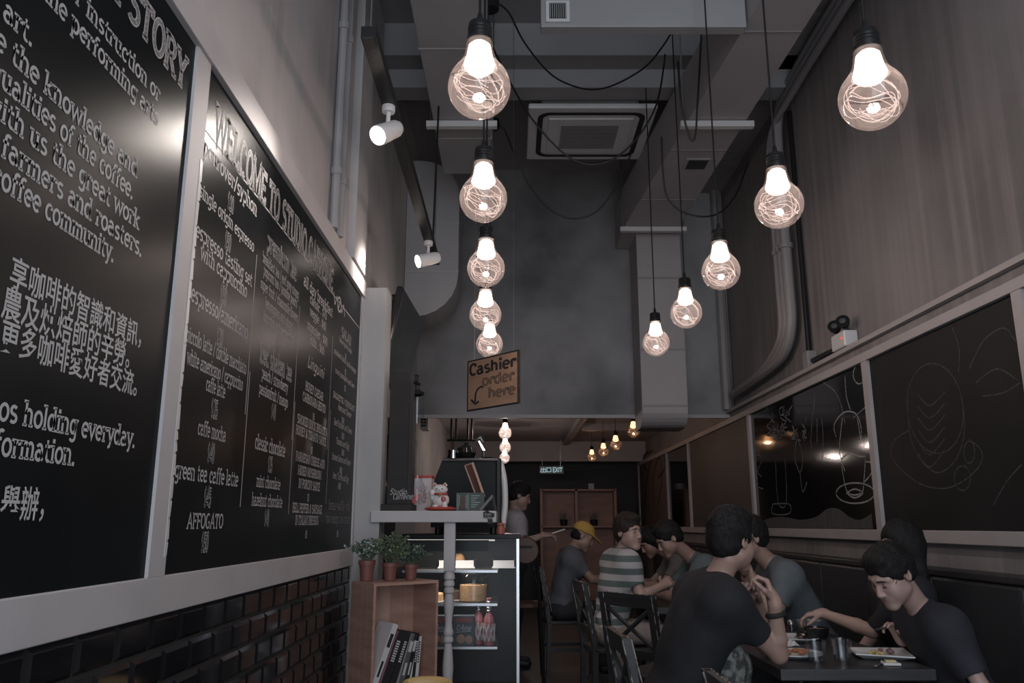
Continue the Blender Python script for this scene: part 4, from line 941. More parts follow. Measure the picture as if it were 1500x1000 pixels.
def jar(u, v, z_, r, h, label):
    y = 6.0; x = on_y(u, v, y).x; t = thing('cookie_jar', label, 'jar', (x, y, z_))
    MB().lathe([(0, 0), (r, .002), (r, h * .8), (r * .8, h)], (x, y, z_), 20, cap=False).build('glass_body', K['tumbler'], t, smooth=True)
    MB().lathe([(r * .85, h), (r * .88, h + .014), (0, h + .024)], (x, y, z_), 20).build('lid', K['steel'], t, smooth=True)
    MB().lathe([(0, .006), (r * .92, .006), (r * .92, h * .6), (0, h * .66)], (x, y, z_), 20).build('filling', K['bread'], t, smooth=True)
jar(693, 900, .768, .105, .19, 'wide glass jar of baked goods on the middle shelf of the pastry case')
def cake(u, y, zs, r, h, label, m):
    x = on_y(u, 880, y).x; t = thing('cake', label, 'cake', (x, y, zs))
    MB().lathe([(0, 0), (r, .002), (r, h), (r * .9, h + .008), (0, h + .01)], (x, y, zs), 22).build('sponge', m, t, smooth=True)
    MB().lathe([(0, -.001), (r * 1.25, .0), (r * 1.25, .004), (0, .004)], (x, y, zs), 22).build('cake_board', K['tray'], t)
cake(632, 5.98, .77, .085, .05, 'small layered cake on the middle shelf of the pastry case, beside the crate', K['bread'])
cake(672, 6.12, .77, .08, .06, 'dark cake on the middle shelf of the pastry case, behind the turned post', mat('chocolate', (.07, .035, .025), .5))
# gelato cartons and bottles
K['carton'] = mat('slate_carton', (.06, .075, .09), .5)
def carton(u, label):
    p = on_y(u, 990, 5.86); x, y, z_ = p.x, 5.86, .488
    t = thing('dessert_carton', label, 'carton', (x, y, z_), 'cartons on the lower shelf of the pastry case')
    MB().box((x - .075, y - .04, z_), (x + .075, y + .05, z_ + .20), bev=.003).build('carton_body', K['carton'], t)
    m = MB(); W = text_width('Creme'); s_ = .10 / W
    write(m, 'Creme', lambda a, b: Vector((x - .05 + a, y - .0408, z_ + .105 + b)), s_, .035, .13, ital=.15, serif=False)
    ribbon(m, [(1.44 * s_, .040), (1.62 * s_, .029)], .006, lambda a, b: Vector((x - .05 + a, y - .0408, z_ + .105 + b)))
    ribbon(m, [(0, -.012), (.1, -.004)], .004, lambda a, b: Vector((x - .05 + a, y - .0408, z_ + .105 + b))); m.build('lettering', K['letter'], t)
    m = MB(); m.prism([Vector((x - .06, y - .0405, z_ + .155)), Vector((x + .055, y - .0405, z_ + .158)), Vector((x + .06, y - .0405, z_ + .185)), Vector((x, y - .0405, z_ + .193)), Vector((x - .055, y - .0405, z_ + .182))], (0, -.0006, 0)); m.build('red_badge', mat('badge_red', (.26, .07, .07), .5), t)
    m = MB(); m.ball((x - .02, y - .041, z_ + .05), (.03, .0025, .03)); m.ball((x + .035, y - .041, z_ + .045), (.026, .0025, .028)); m.build('printed_scoop', mat('scoop_print', (.36, .24, .16), .6), t)
carton(642, 'slate blue Creme carton in the pastry case, half hidden by the crate and turned post')
carton(679, 'slate blue Creme carton in the pastry case between the turned post and the bottles')
def bottle(u, y, label):
    x = on_y(u, 960, y).x; z_ = .488; t = thing('soda_bottle', label, 'bottle', (x, y, z_), 'bottles in the pastry case')
    prof = [(0, 0), (.036, .002), (.038, .02), (.038, .15), (.034, .18), (.018, .215), (.016, .29), (.019, .295), (.019, .31), (.014, .312)]
    MB().lathe(prof, (x, y, z_), 20).build('glass_body', mat('pink_bottle', (.42, .16, .17), .2), t, smooth=True)
    m = MB()
    for a0 in range(0, 360, 45):
        pts = [Vector((x + .0388 * math.cos(R(a0 + q * 12)), y + .0388 * math.sin(R(a0 + q * 12)), z_ + .03 + .028 * q)) for q in range(5)]; m.tube(pts, .006, 5)
        pts = [Vector((x + .0388 * math.cos(R(a0 - q * 12)), y + .0388 * math.sin(R(a0 - q * 12)), z_ + .03 + .028 * q)) for q in range(5)]; m.tube(pts, .005, 5)
    m.build('flag_stripes', K['letter'], t)
    m = MB()
    for k in range(4): m.lathe([(.0165 + .003 * (k < 1), .218 + .02 * k), (.0215, .224 + .02 * k), (.0215, .230 + .02 * k), (.0165, .236 + .02 * k)], (x, y, z_), 16)
    m.build('wire_collar', K['steel'], t, smooth=True)
bottle(700, 5.95, 'pink striped bottle in the pastry case, the one standing nearer the cartons')
bottle(716, 5.88, 'pink striped bottle in the pastry case, the one nearer the steel corner post')

# espresso machine on the case, with cups and hopper
em = thing('espresso_machine', 'dark espresso machine with a chrome cup rail on top of the pastry case', 'espresso machine', (-.30, 6.1, CZ))
m = MB(); m.prism([(-.57, 5.80, 1.28), (-.08, 5.80, 1.28), (-.08, 5.80, 1.66), (-.09, 5.80, 1.745), (-.50, 5.80, 1.745), (-.585, 5.80, 1.52)], (0, .5, 0))
m.build('body', mat('machine_slate', (.013, .015, .017), .5, spec=.15), em)
MB().tube([(-.49, 5.79, 1.752), (-.10, 5.79, 1.752)], .011, 8).build('cup_rail', K['chrome'], em)
MB().box((-.115, 5.78, 1.26), (-.075, 6.32, 1.76), bev=.01).build('side_trim', K['black'], em)
m = MB(); m.tube(smooth_path([(-.075, 5.82, 1.24), (-.05, 5.82, 1.42), (-.055, 5.82, 1.6), (-.085, 5.82, 1.74)], 6), .022, 10); m.build('curved_side_panel', K['white'], em, smooth=True)
for xx in (-.52, -.13):
    for yy in (5.84, 6.26): MB().lathe([(.025, 1.236), (.025, 1.285)], (xx, yy, 0), 10).build('foot', K['black'], em)
def onmachine(name, label, cat_, u, prof, m, z_=1.747, y=6.0):
    x = on_y(u, 660, y).x; return tag(MB().lathe(prof, (x, y, z_), 20).build(name, m, origin=(x, y, z_), smooth=True), label, cat_)
onmachine('kettle_dome', 'shiny black domed pot on top of the espresso machine', 'pot', 683, [(.03, 0), (.035, .02), (.06, .035), (.075, .07), (.065, .105), (.03, .125), (.012, .13), (.016, .145), (0, .15)], mat('gloss_black_pot', (.012, .012, .012), .1))
onmachine('milk_jug', 'small steel jug on the espresso machine beside the domed pot', 'jug', 664, [(.04, 0), (.045, .03), (.036, .07), (.04, .09)], K['chrome'])
onmachine('saucer_stack', 'black saucers stacked on the end of the espresso machine', 'saucers', 712, [(.05, 0), (.06, .01), (.05, .014), (.06, .022), (.05, .026), (.062, .035), (.0, .036)], K['black'])
m = MB(); p, q = on_y(701, 646, 6.0), on_y(708, 660, 6.0); m.tube([p, q], .014, 10); m.tube([on_y(697, 644, 6.0), on_y(704, 640, 6.0), on_y(708, 648, 6.0)], .012, 8); m.tube([q, Vector((q.x, 6.0, 1.785))], .012, 8)
tag(m.build('portafilter', K['chrome'], origin=(q.x, 6.0, 1.785), smooth=True), 'chrome coffee handle standing on the espresso machine by the saucers', 'portafilter')
# hanging rack rods, wall vent
rk = thing('hanging_rack', 'black rods hanging from the low ceiling above the espresso machine', 'rack', (-.45, 7.9, 2.2))
for k, u in enumerate((661, 668, 685, 691)):
    p = on_y(u, 640, 8.75); MB().tube([(p.x, 8.75, LOWC), (p.x, 8.75, 2.18)], .012, 8).build('rod', K['black'], rk)
pa, pb = on_y(655, 640, 8.75), on_y(696, 640, 8.75); MB().tube([(pa.x, 8.75, 2.19), (pb.x, 8.75, 2.19)], .012, 8).build('rail', K['black'], rk)
p0, p1_ = on_y(608, 612, 8.9), on_y(628, 630, 8.9)
wv_ = thing('wall_vent', 'small pale slotted vent unit under the soffit above the drip tower', 'vent', ((p0.x + p1_.x) / 2, 8.9, p1_.z))
MB().box((p0.x - .05, 8.8, p1_.z), (p1_.x, 9.0, LOWC)).build('housing', K['grey_w'], wv_)
m = MB()
for k in range(3): m.box((p0.x - .03, 8.79, p1_.z + .03 + k * .035), (p1_.x - .02, 8.80, p1_.z + .045 + k * .035))
m.build('slots', K['blackm'], wv_)
# red tin on the case top
p = on_y(733, 780, 5.78)
t = thing('red_dispenser', 'little red plastic tub on the corner of the pastry case top', 'tub', (p.x, 5.80, CZ)); K['redp'] = mat('faded_red_plastic', (.38, .12, .09), .45)
MB().lathe([(0, 0), (.032, .001), (.034, .03), (.026, .055), (.03, .062)], (p.x, 5.80, CZ), 16).build('tub', K['redp'], t, smooth=True); MB().lathe([(.031, .062), (.031, .072), (.012, .08), (.012, .095), (0, .097)], (p.x, 5.80, CZ), 16).build('lid', K['redp'], t, smooth=True)

# ------------------------------------------------------------------ wooden crate, books, potted plants
CR = Vector((-.756, 4.60, 0)); ca = R(40)
CRM = Matrix.Translation(CR) @ Matrix.Rotation(ca, 4, 'Z')     # local x = open face towards the right, local y = back
CW, CD, CT, CB = .43, .25, .985, .44
cr = thing('wooden_crate', 'tall reddish wooden crate with an open front holding books, under potted plants', 'crate', (CR.x, CR.y, 0))
th = .016
for k in range(4):
    m = MB(); m.box((0, CD * k / 4 + .0008, 0), (th, CD * (k + 1) / 4 - .0008, CT), CRM); m.build('side_plank', K['wood'], cr)
MB().box((CW - th, 0, 0), (CW, CD, CT), CRM).build('side_panel', K['wood'], cr)
for k in range(5):
    w_ = (CW - 2 * th) / 5; MB().box((th + w_ * k + .0006, CD - th, 0), (th + w_ * (k + 1) - .0006, CD, CT - th), CRM).build('back_plank', K['wood2'] if k in (1, 2) else K['wood'], cr)
MB().box((th, 0, CT - th), (CW - th, CD, CT), CRM).build('top_panel', K['wood'], cr)
MB().box((th, .005, CB - th), (CW - th, CD - th, CB), CRM).build('shelf', K['wood'], cr); MB().box((th, .005, .02), (CW - th, CD - th, .02 + th), CRM).build('base_panel', K['wood'], cr)
cols_ = {'w': (.58, .56, .56), 'k': (.02, .02, .022), 'p': (.23, .11, .15), 'g': (.10, .10, .105), 'g2': (.28, .27, .27)}
BKM = {k: mat('book_cloth_' + k, c, .5) for k, c in cols_.items()}
K['page'] = mat('book_pages', (.48, .45, .40), .8)
bk = [('w', .020, .335, 22, 'white book leaning against the crate side, thickest of the white spines', 2), ('p', .008, .30, 22, 'thin mauve book leaning beside the white book in the crate', 0), ('k', .030, .29, 21, 'thick black book with white spine lettering in the crate, beside the mauve one', 1),
      ('k', .022, .275, 20, 'black book second from the mauve one in the crate', 1), ('g2', .007, .27, 19, 'thin grey white magazine leaning in the middle of the crate books', 0), ('g', .020, .265, 17, 'dark grey book in the crate after the thin magazine', 2),
      ('k', .016, .265, 14, 'black book with a pale picture on its spine in the crate', 2), ('w', .007, .25, 9, 'slim white book nearly upright in the crate', 0), ('k', .012, .25, 7, 'slim black book between the slim white ones in the crate', 1), ('w', .012, .24, 5, 'white book closest to the far crate side with black spine print', 1)]
xb = th + .004
for k, (cm, w_, h_, lean, lab, deco) in enumerate(bk):
    w_ *= 1.75
    if k == 0: xb = th + .006
    B = CRM @ Matrix.Translation((xb, .025, CB + .002 + w_ * math.sin(R(lean)))) @ Matrix.Rotation(R(lean), 4, 'Y')
    loc = B @ Vector((0, 0, 0)); t = thing('book', lab, 'book', loc, 'books in the wooden crate')
    dep = .16
    MB().box((0, 0, 0), (w_, .003, h_), B).box((0, .003, 0), (.002, dep, h_), B).box((w_ - .002, .003, 0), (w_, dep, h_), B).build('cover', BKM[cm], t)
    MB().box((.0022, .0032, .004), (w_ - .0022, dep - .004, h_ - .005), B).build('pages', K['page'], t)
    if deco and w_ > .009:
        m = MB(); dm = K['letter'] if cm != 'w' else K['blackm']
        if deco == 1:
            for q in range(9): m.box((w_ * .28, -.0006, h_ * .42 + q * .013), (w_ * .72, 0, h_ * .42 + q * .013 + .008), B)
        else: m.box((w_ * .2, -.0006, h_ * .62), (w_ * .8, 0, h_ * .84), B); m.box((w_ * .3, -.0006, h_ * .15), (w_ * .7, 0, h_ * .4), B)
        m.build('spine_print', dm, t)
    xb += w_ / math.cos(R(lean)) + .0015
def plant(lx, ly, r, h, fol, fh, seed, label, flecks, m_leaf, spread=1.0):
    b = CRM @ Vector((lx, ly, CT)); rn = random.Random(seed); t = thing('potted_plant', label, 'potted plant', b, 'potted plants on the wooden crate')
    MB().lathe([(0, .001), (r * .72, .002), (r * .95, h * .78), (r * 1.06, h * .78), (r * 1.08, h), (r * .98, h), (r * .94, h * .88)], b, 22, cap=False).build('pot', K['pot'], t, smooth=True)
    MB().lathe([(0, h * .88), (r * .95, h * .885)], b, 18, cap=False).build('soil', K['blackm'], t)
    sm = MB(); lf = MB(); lf.use(m_leaf)
    for k in range(58):
        a = rn.uniform(0, 2 * PI); out = rn.uniform(.15, 1) * fol; top = b + Vector((math.cos(a) * out * spread, math.sin(a) * out, h + fh * rn.uniform(.35, 1) * (1 - .35 * (out / fol) ** 2)))
        base = b + Vector((math.cos(a) * r * .4, math.sin(a) * r * .4, h * .88)); mid = base.lerp(top, .5) + Vector((0, 0, .02))
        path = smooth_path([base, mid, top], 6); sm.tube(path, .0012, 4, cap=False)
        for p in path[4:]:
            for q in range(3):
                d = Vector((rn.uniform(-1, 1), rn.uniform(-1, 1), rn.uniform(-.3, 1))).normalized(); s_ = rn.uniform(.010, .019); sd = d.cross(Vector((rn.uniform(-1, 1), rn.uniform(-1, 1), rn.uniform(-1, 1)))).normalized() * s_ * .42
                lf.use(K['leaf_pale'] if rn.random() < flecks else m_leaf)
                lf.quad([p, p + d * s_ * .5 + sd, p + d * s_, p + d * s_ * .5 - sd])
    sm.build('stems', K['stem'], t); lf.build('foliage', None, t)
K['pot'] = mat('red_brown_pot', (.19, .075, .062), .5); K['leaf'] = mat('dull_green_leaf', (.085, .125, .09), .6); K['leaf2'] = mat('yellow_green_leaf', (.13, .165, .095), .6); K['leaf_pale'] = mat('pale_leaf', (.42, .45, .42), .6); K['stem'] = mat('plant_stem', (.10, .12, .07), .7)
plant(.059, .186, .046, .115, .13, .13, 1, 'potted plant with white-flecked small leaves at the near end of the crate top', .30, K['leaf'])
plant(.182, .134, .044, .10, .12, .19, 2, 'taller potted plant with yellow green sprigs, middle of the crate top', .04, K['leaf2'])
plant(.292, .085, .040, .09, .10, .12, 3, 'small potted plant in the darkest pot, near the pastry case', .12, K['leaf'], 1.25)

# ------------------------------------------------------------------ bench, tables, chairs
bn = thing('bench', 'long black leatherette bench seat along the chalkboard wall', 'bench', (2.05, 6.0, 0))
MB().box((1.86, 2.0, .0), (2.245, 12.6, .40)).build('base', K['blackm'], bn)
MB().box((1.80, 2.0, .40), (2.245, 12.6, .48), bev=.02).build('seat_cushion', K['leather'], bn)
m = MB()
for k in range(14): m.box((2.13, 2.0 + k * .757, .48), (2.245, 2.0 + (k + 1) * .757 - .006, 1.05), bev=.02)
m.build('backrest', K['leather'], bn)
MB().box((2.12, 2.0, 1.05), (2.248, 12.6, 1.085), bev=.006).build('top_rail', K['dwood'], bn)
def table(x0, x1, y0, y1, label, z=.73):
    t = thing('dining_table', label, 'table', ((x0 + x1) / 2, (y0 + y1) / 2, 0), 'dark dining tables along the bench')
    MB().box((x0, y0, z - .045), (x1, y1, z), bev=.004).build('tabletop', K['dwood'], t)
    cx, cy = (x0 + x1) / 2, (y0 + y1) / 2
    MB().lathe([(.04, .02), (.035, .04), (.035, z - .06), (.05, z - .046)], (cx, cy, 0), 16).build('pedestal', K['black'], t, smooth=True)
    m = MB(); m.box((cx - .25, cy - .03, 0), (cx + .25, cy + .03, .025), bev=.005); m.box((cx - .03, cy - .3, .001), (cx + .03, cy + .3, .026), bev=.005); m.build('foot', K['black'], t)
TZ = .73
table(1.085, 1.715, 3.47, 4.90, 'dark dining table nearest the camera with plates, cups and two water glasses')
table(.99, 1.64, 5.95, 7.05, 'dark dining table in front of the striped shirt man')
table(.90, 1.60, 7.40, 8.6, 'dark dining table at the back beside the yellow cap diner')
def chair(x, y, phi, label, hb=.89, worn=True):
    """x, y = seat centre; phi = direction the sitter faces (degrees from +x)"""
    M = zrot(R(phi), (x, y, 0)); t = thing('dining_chair', label, 'chair', (x, y, 0), 'black wooden dining chairs')
    MB().box((-.20, -.205, .43), (.21, .205, .46), M, bev=.006).build('seat', K['dwood'], t)
    for sy in (-1, 1):
        MB().box((.165, sy * .185 - .018, 0), (.20, sy * .185 + .018, .43), M).build('leg', K['dwood'], t)
        m = MB(); a = [Vector((-.20, sy * .185, 0)), Vector((-.19, sy * .185, .45)), Vector((-.26, sy * .185, hb))]
        for p, q in zip(a, a[1:]):
            m.prism([M @ (p + Vector((-.018, -.02, 0))), M @ (p + Vector((.018, -.02, 0))), M @ (p + Vector((.018, .02, 0))), M @ (p + Vector((-.018, .02, 0)))], (M.to_3x3() @ (q - p)))
        lg = m.build('leg', K['dwood'], t)
        if worn:
            m = MB()
            for ex in (-.0185, .0185):
                m.tube([M @ (a[1] + Vector((ex, -.0205, .1))), M @ (a[2] + Vector((ex, -.0205, -.005)))], .0028, 5)
            m.build('worn_edge', K['worn'], lg)
    def rail(z0, z1, name, wn=False):
        xa = -.19 - .07 * (z0 - .45) / (hb - .45); xb = -.19 - .07 * (z1 - .45) / (hb - .45)
        m = MB(); m.prism([M @ Vector((xa - .012, -.185, z0)), M @ Vector((xa + .012, -.185, z0)), M @ Vector((xb + .012, -.185, z1)), M @ Vector((xb - .012, -.185, z1))], M.to_3x3() @ Vector((0, .37, 0))); o = m.build(name, K['dwood'], t)
        if wn and worn: MB().tube([M @ Vector((xb + .010, -.185, z1)), M @ Vector((xb + .010, .185, z1))], .003, 5).build('worn_edge', K['worn'], o)
    rail(hb - .075, hb, 'top_rail', True); rail(.55, .60, 'lower_rail')
    for sy in (-1, 1):
        p, q = Vector((-.205, sy * .175, .60)), Vector((-.25, -sy * .175, hb - .075)); MB().tube([M @ p, M @ q], .014, 6).build('cross_brace', K['dwood'], t)
    for sy in (-1, 1): MB().box((-.18, sy * .185 - .01, .2), (.18, sy * .185 + .01, .23), M).build('stretcher', K['dwood'], t)
chair(.70, 3.60, 4, 'black wooden chair under the man in the black shirt', .86)
chair(.884, 2.555, 0, 'black wooden chair before the near table, only its pale worn top corner showing', .85)
chair(.86, 5.05, 40, 'empty black chair turned at an angle between the near and middle tables', .91)
chair(.74, 6.12, 8, 'black wooden chair under the striped shirt man', .90)
chair(.50, 7.75, 6, 'black wooden chair under the yellow cap diner', .92)
# pale wooden stool back near the counter, yellow chair top at the bottom edge
t = thing('yellow_chair', 'yellow wooden chair whose curved top shows below the bookcase crate', 'chair', (-.36, 3.62, 0)); K['ywood'] = mat('yellow_wood', (.50, .33, .13), .5)
tp = [Vector((-.345 + .085 * math.sin(R(a)), 3.52 + .03 * math.cos(R(a)), (.655) + .012 * math.cos(R(a)))) for a in range(-90, 91, 15)]
MB().tube(tp, .024, 10).build('top_rail', K['ywood'], t, smooth=True); MB().box((-.53, 3.55, .40), (-.19, 3.93, .43), bev=.01).build('seat', K['ywood'], t)
for sx in (-.115, .115): MB().tube([(-.345 + sx * .72, 3.52, .655), (-.36 + sx * 1.2, 3.57, 0)], .016, 8).build('leg', K['ywood'], t)
for sx in (-.15, .15): MB().tube([(-.36 + sx, 3.90, .41), (-.36 + sx, 3.92, 0)], .016, 8).build('leg', K['ywood'], t)
p = on_y(770, 806, 7.2)
t = thing('round_back_chair', 'chair with a round orange brown wooden back beside the pastry case', 'chair', (p.x, 7.4, 0)); K['owood'] = mat('orange_wood', (.085, .042, .028), .5)
bk_ = MB(); bk_.lathe([(0, -.012), (.105, -.012), (.115, 0), (.105, .012), (0, .012)], (p.x, 7.2, p.z), 24, Matrix.Rotation(R(90), 4, 'X')); bk_.build('backrest', K['owood'], t, smooth=True)
MB().box((p.x - .07, 7.183, p.z + .02), (p.x + .06, 7.19, p.z + .04)).build('slot', K['blackm'], t)
MB().lathe([(0, .60), (.19, .605), (.19, .635), (0, .64)], (p.x, 7.42, 0), 20).build('seat', K['owood'], t)
for sx in (-1, 1):
    MB().tube([(p.x + sx * .1, 7.21, p.z - .06), (p.x + sx * .15, 7.25, 0)], .015, 8).build('leg', K['black'], t); MB().tube([(p.x + sx * .12, 7.55, .61), (p.x + sx * .15, 7.6, 0)], .015, 8).build('leg', K['black'], t)

# ------------------------------------------------------------------ things on the tables
K['china'] = mat('white_china', (.60, .60, .60), .25); K['water'] = glass('water', (.93, .95, .96), .10); K['coffee'] = mat('coffee_foam', (.30, .18, .12), .5)
def tum(u, v, label, fill):
    p = on_z(u, v, TZ); t = thing('water_glass', label, 'glass', p, 'tumblers on the near table')
    r0, r1, h = .033, .042, .098
    m = MB(); n = 40; rings = []
    for z_, r, fl in ((0, r0, 1), (.012, r0, 1), (.06, (r0 + r1) / 2, 1), (.072, .0395, 0), (h, r1, 0)):
        rings.append([m.bm.verts.new(p + Vector(((r * (1 - (.055 if fl and k % 4 == 0 else 0))) * math.cos(2 * PI * k / n), (r * (1 - (.055 if fl and k % 4 == 0 else 0))) * math.sin(2 * PI * k / n), z_))) for k in range(n)])
    for a, b in zip(rings, rings[1:]):
        for k in range(n): m.face([a[k], a[(k + 1) % n], b[(k + 1) % n], b[k]])
    m.face(rings[0]); m.lathe([(0, .016), (r0 * .88, .016), (.0355, .07), (r1 * .94, h), (r1, h)], p, n, cap=False)
    m.build('tumbler', K['tumbler'], t, smooth=True, auto=60)
    MB().lathe([(0, .017), (r0 * .87, .017), (.034, fill), (0, fill)], p, 24).build('water', K['water'], t, smooth=True)
tum(1197, 973, 'water glass on the near table, the emptier one nearer the black shirt man', .045)
tum(1235, 971, 'water glass on the near table, the fuller one nearer the square plate', .072)
def plate(u, v, r, label, z_=TZ, n=28):
    p = on_z(u, v, z_); o = MB().lathe([(0, 0), (r * .62, .001), (r * .7, .006), (r, .018), (r, .022), (r * .68, .010), (0, .006)], p, n).build('round_plate', K['china'], origin=p, smooth=True)
    return p, tag(o, label, 'plate')
def food(name, label, cat_, p, col, sz, n=7, seed=1):
    rn = random.Random(seed); m = MB()
    for k in range(n): m.ball(p + Vector((rn.uniform(-1, 1) * sz, rn.uniform(-1, 1) * sz, .012 + rn.uniform(0, .008))), (sz * rn.uniform(.25, .45), sz * rn.uniform(.2, .4), .010), n=8)
    return tag(m.build(name, mat(name, col, .55), origin=p + Vector((0, 0, .006)), smooth=True), label, cat_)
pA, _ = plate(1163, 962, .125, 'white round plate with orange food scraps at the elbow of the black shirt man')
K['under'] = K['china']
p_, _ = plate(1165, 938, .12, 'white round plate with a fork behind the black cup')
food('food_scraps', 'orange food scraps and bones on the plate at the elbow', 'food', pA + Vector((.01, .02, .004)), (.35, .13, .06), .05, 8, 3)
food('salad_bits', 'brown leftovers on the plate behind the black cup', 'food', p_ + Vector((.04, 0, .004)), (.13, .08, .06), .04, 5, 4)
def fork(name, label, a, b, up=(0, 0, 1)):
    a, b = Vector(a), Vector(b); d = (b - a).normalized(); w = d.cross(Vector(up)).normalized(); m = MB()
    m.tube([a, a.lerp(b, .62)], [.004, .003], 6); m.tube([a.lerp(b, .62), a.lerp(b, .72)], [.003, .009], 6)
    for k in (-1.5, -.5, .5, 1.5): m.tube([a.lerp(b, .72) + w * .005 * k, b + w * .0055 * k], .0014, 5)
    return tag(m.build(name, K['steel'], origin=a), label, 'fork')
fork('fork', 'steel fork resting on the plate behind the black cup', p_ + Vector((-.02, -.06, .024)), p_ + Vector((.04, .05, .028)))
# crumpled paper napkin
m = MB(); pn_ = on_z(1158, 950, TZ + .02); rn = random.Random(9); g = [[pn_ + Vector((-.05 + .02 * i, .02 + .018 * j, .006 + rn.uniform(0, .035) * (1 if 0 < i < 5 and 0 < j < 4 else .3))) for j in range(5)] for i in range(6)]
for i in range(5):
    for j in range(4): m.quad([g[i][j], g[i + 1][j], g[i + 1][j + 1], g[i][j + 1]])
tag(m.build('paper_napkin', mat('napkin', (.52, .51, .51), .8), origin=pn_), 'crumpled white paper napkin between the two round plates', 'napkin')
# square plate
pS = on_z(1290, 962, TZ); m = MB(); SQ = zrot(R(-14), pS)
rings = []
for r, z_ in ((.075, 0), (.085, .004), (.118, .016), (.118, .021), (.082, .009), (.0, .007)):
    if r: rings.append([m.bm.verts.new(SQ @ Vector((sx * r, sy * r, z_ + (.006 if r > .1 and sx * sy > 0 else 0)))) for sx, sy in ((-1, -1), (1, -1), (1, 1), (-1, 1))])
for a, b in zip(rings, rings[1:]):
    for k in range(4): m.face([a[k], a[(k + 1) % 4], b[(k + 1) % 4], b[k]])
m.face(rings[0][::-1]); m.face(rings[-1])
tag(m.build('square_plate', K['china'], origin=pS), 'white square plate of food in front of the boy', 'plate')
food('omelette', 'yellow egg pieces on the square plate', 'food', pS + Vector((-.04, -.02, .004)), (.46, .33, .14), .032, 6, 5)
food('sliced_meat', 'pinkish brown meat on the square plate', 'food', pS + Vector((.04, .03, .004)), (.22, .11, .10), .035, 6, 6)
def cup(u, v, r, h, label, m_, handle=True, sauc=False):
    p = on_z(u, v, TZ); t = thing('coffee_cup', label, 'cup', p)
    MB().lathe([(0, .001), (r * .62, .002), (r * .66, .008), (r * .9, h * .45), (r, h), (r * .93, h), (r * .84, h * .5), (r * .5, .012), (0, .01)], p, 26).build('bowl', m_, t, smooth=True)
    MB().lathe([(0, h * .86), (r * .91, h * .86)], p, 22, cap=False).build('coffee', K['coffee'], t)
    if handle: MB().tube([p + Vector((-r * .9, 0, h * .82)), p + Vector((-r * 1.35, 0, h * .80)), p + Vector((-r * 1.5, 0, h * .55)), p + Vector((-r * 1.2, 0, h * .3)), p + Vector((-r * .82, 0, h * .3))], .0065, 8).build('handle', m_, t, smooth=True)
cup(1197, 939, .063, .067, 'black coffee cup behind the two water glasses', mat('black_glaze', (.014, .014, .015), .2))
cup(1186, 925, .068, .060, 'grey blue coffee bowl under the reaching hand', mat('blue_grey_glaze', (.27, .32, .36), .3), False)
p = on_z(1160, 932, TZ); t = thing('salt_shaker', 'small glass salt shaker with a steel top behind the plates', 'shaker', p)
MB().lathe([(0, 0), (.022, .001), (.024, .05), (.018, .062)], p, 16).build('glass_body', K['tumbler'], t, smooth=True); MB().lathe([(.019, .062), (.019, .075), (.01, .084), (0, .085)], p, 16).build('cap', K['steel'], t, smooth=True)
p = on_z(1305, 974, TZ); t = thing('butter_dish', 'tiny white dish with a butter pat beside the square plate', 'dish', p); DM = zrot(R(-8), p)
MB().box((-.035, -.025, .001), (.035, .025, .012), DM, bev=.003).build('dish', K['china'], t); MB().box((-.022, -.014, .012), (.02, .014, .021), DM, bev=.002).build('butter', mat('butter', (.52, .43, .25), .5), t)
m = MB(); a, b_ = on_z(1284, 975, TZ + .006), on_z(1292, 968, TZ + .006); m.tube([a, b_], .004, 6); m.ball(a, (.014, .010, .004)); tag(m.build('teaspoon', K['chrome'], origin=a), 'bright teaspoon beside the butter dish', 'spoon')
# middle table
pB, _ = plate(957, 871, .13, 'white round plate with leaves on the middle table')
food('green_salad', 'green leaves on the plate on the middle table', 'food', pB + Vector((-.02, 0, .006)), (.09, .13, .05), .05, 8, 8)
p = on_z(978, 872, TZ); o = MB().lathe([(0, 0), (.03, .001), (.036, .06), (.033, .06), (.028, .006), (0, .004)], p, 20).build('white_cup', K['china'], origin=p, smooth=True); tag(o, 'small white cup at the edge of the plate on the middle table', 'cup')

# ------------------------------------------------------------------ rear of the shop
rc = thing('wooden_cabinet', 'reddish wooden shelving partition against the dark rear wall', 'cabinet', (1.05, 13.5, 0)); K['cab'] = mat('cabinet_wood', (.20, .10, .075), .5, noise=((2, 2, 9), (.26, .135, .10), .35, .65, 4)); K['cab2'] = mat('cabinet_wood_pale', (.27, .15, .11), .5)
ca0, ca1 = on_y(793, 716, 13.2), on_y(901, 716, 13.2); hz = ca0.z; hs_ = on_y(846, 770, 13.2).z
xm = on_y(844, 716, 13.2).x
for k, (a, b) in enumerate(((ca0.x, xm), (xm, ca1.x))):
    MB().box((a, 13.42, 0), (b, 13.45, hz)).build('back_panel', K['cab'], rc)
    MB().box((a, 13.2, hs_ - .025), (b, 13.42, hs_)).build('shelf', K['cab2'], rc)
for a in (ca0.x, xm, ca1.x): MB().box((a - .02, 13.2, 0), (a + .02, 13.45, hz + .005)).build('side_panel', K['cab2'], rc)
MB().box((ca0.x, 13.2, hz - .03), (ca1.x, 13.45, hz)).build('top_panel', K['cab'], rc)
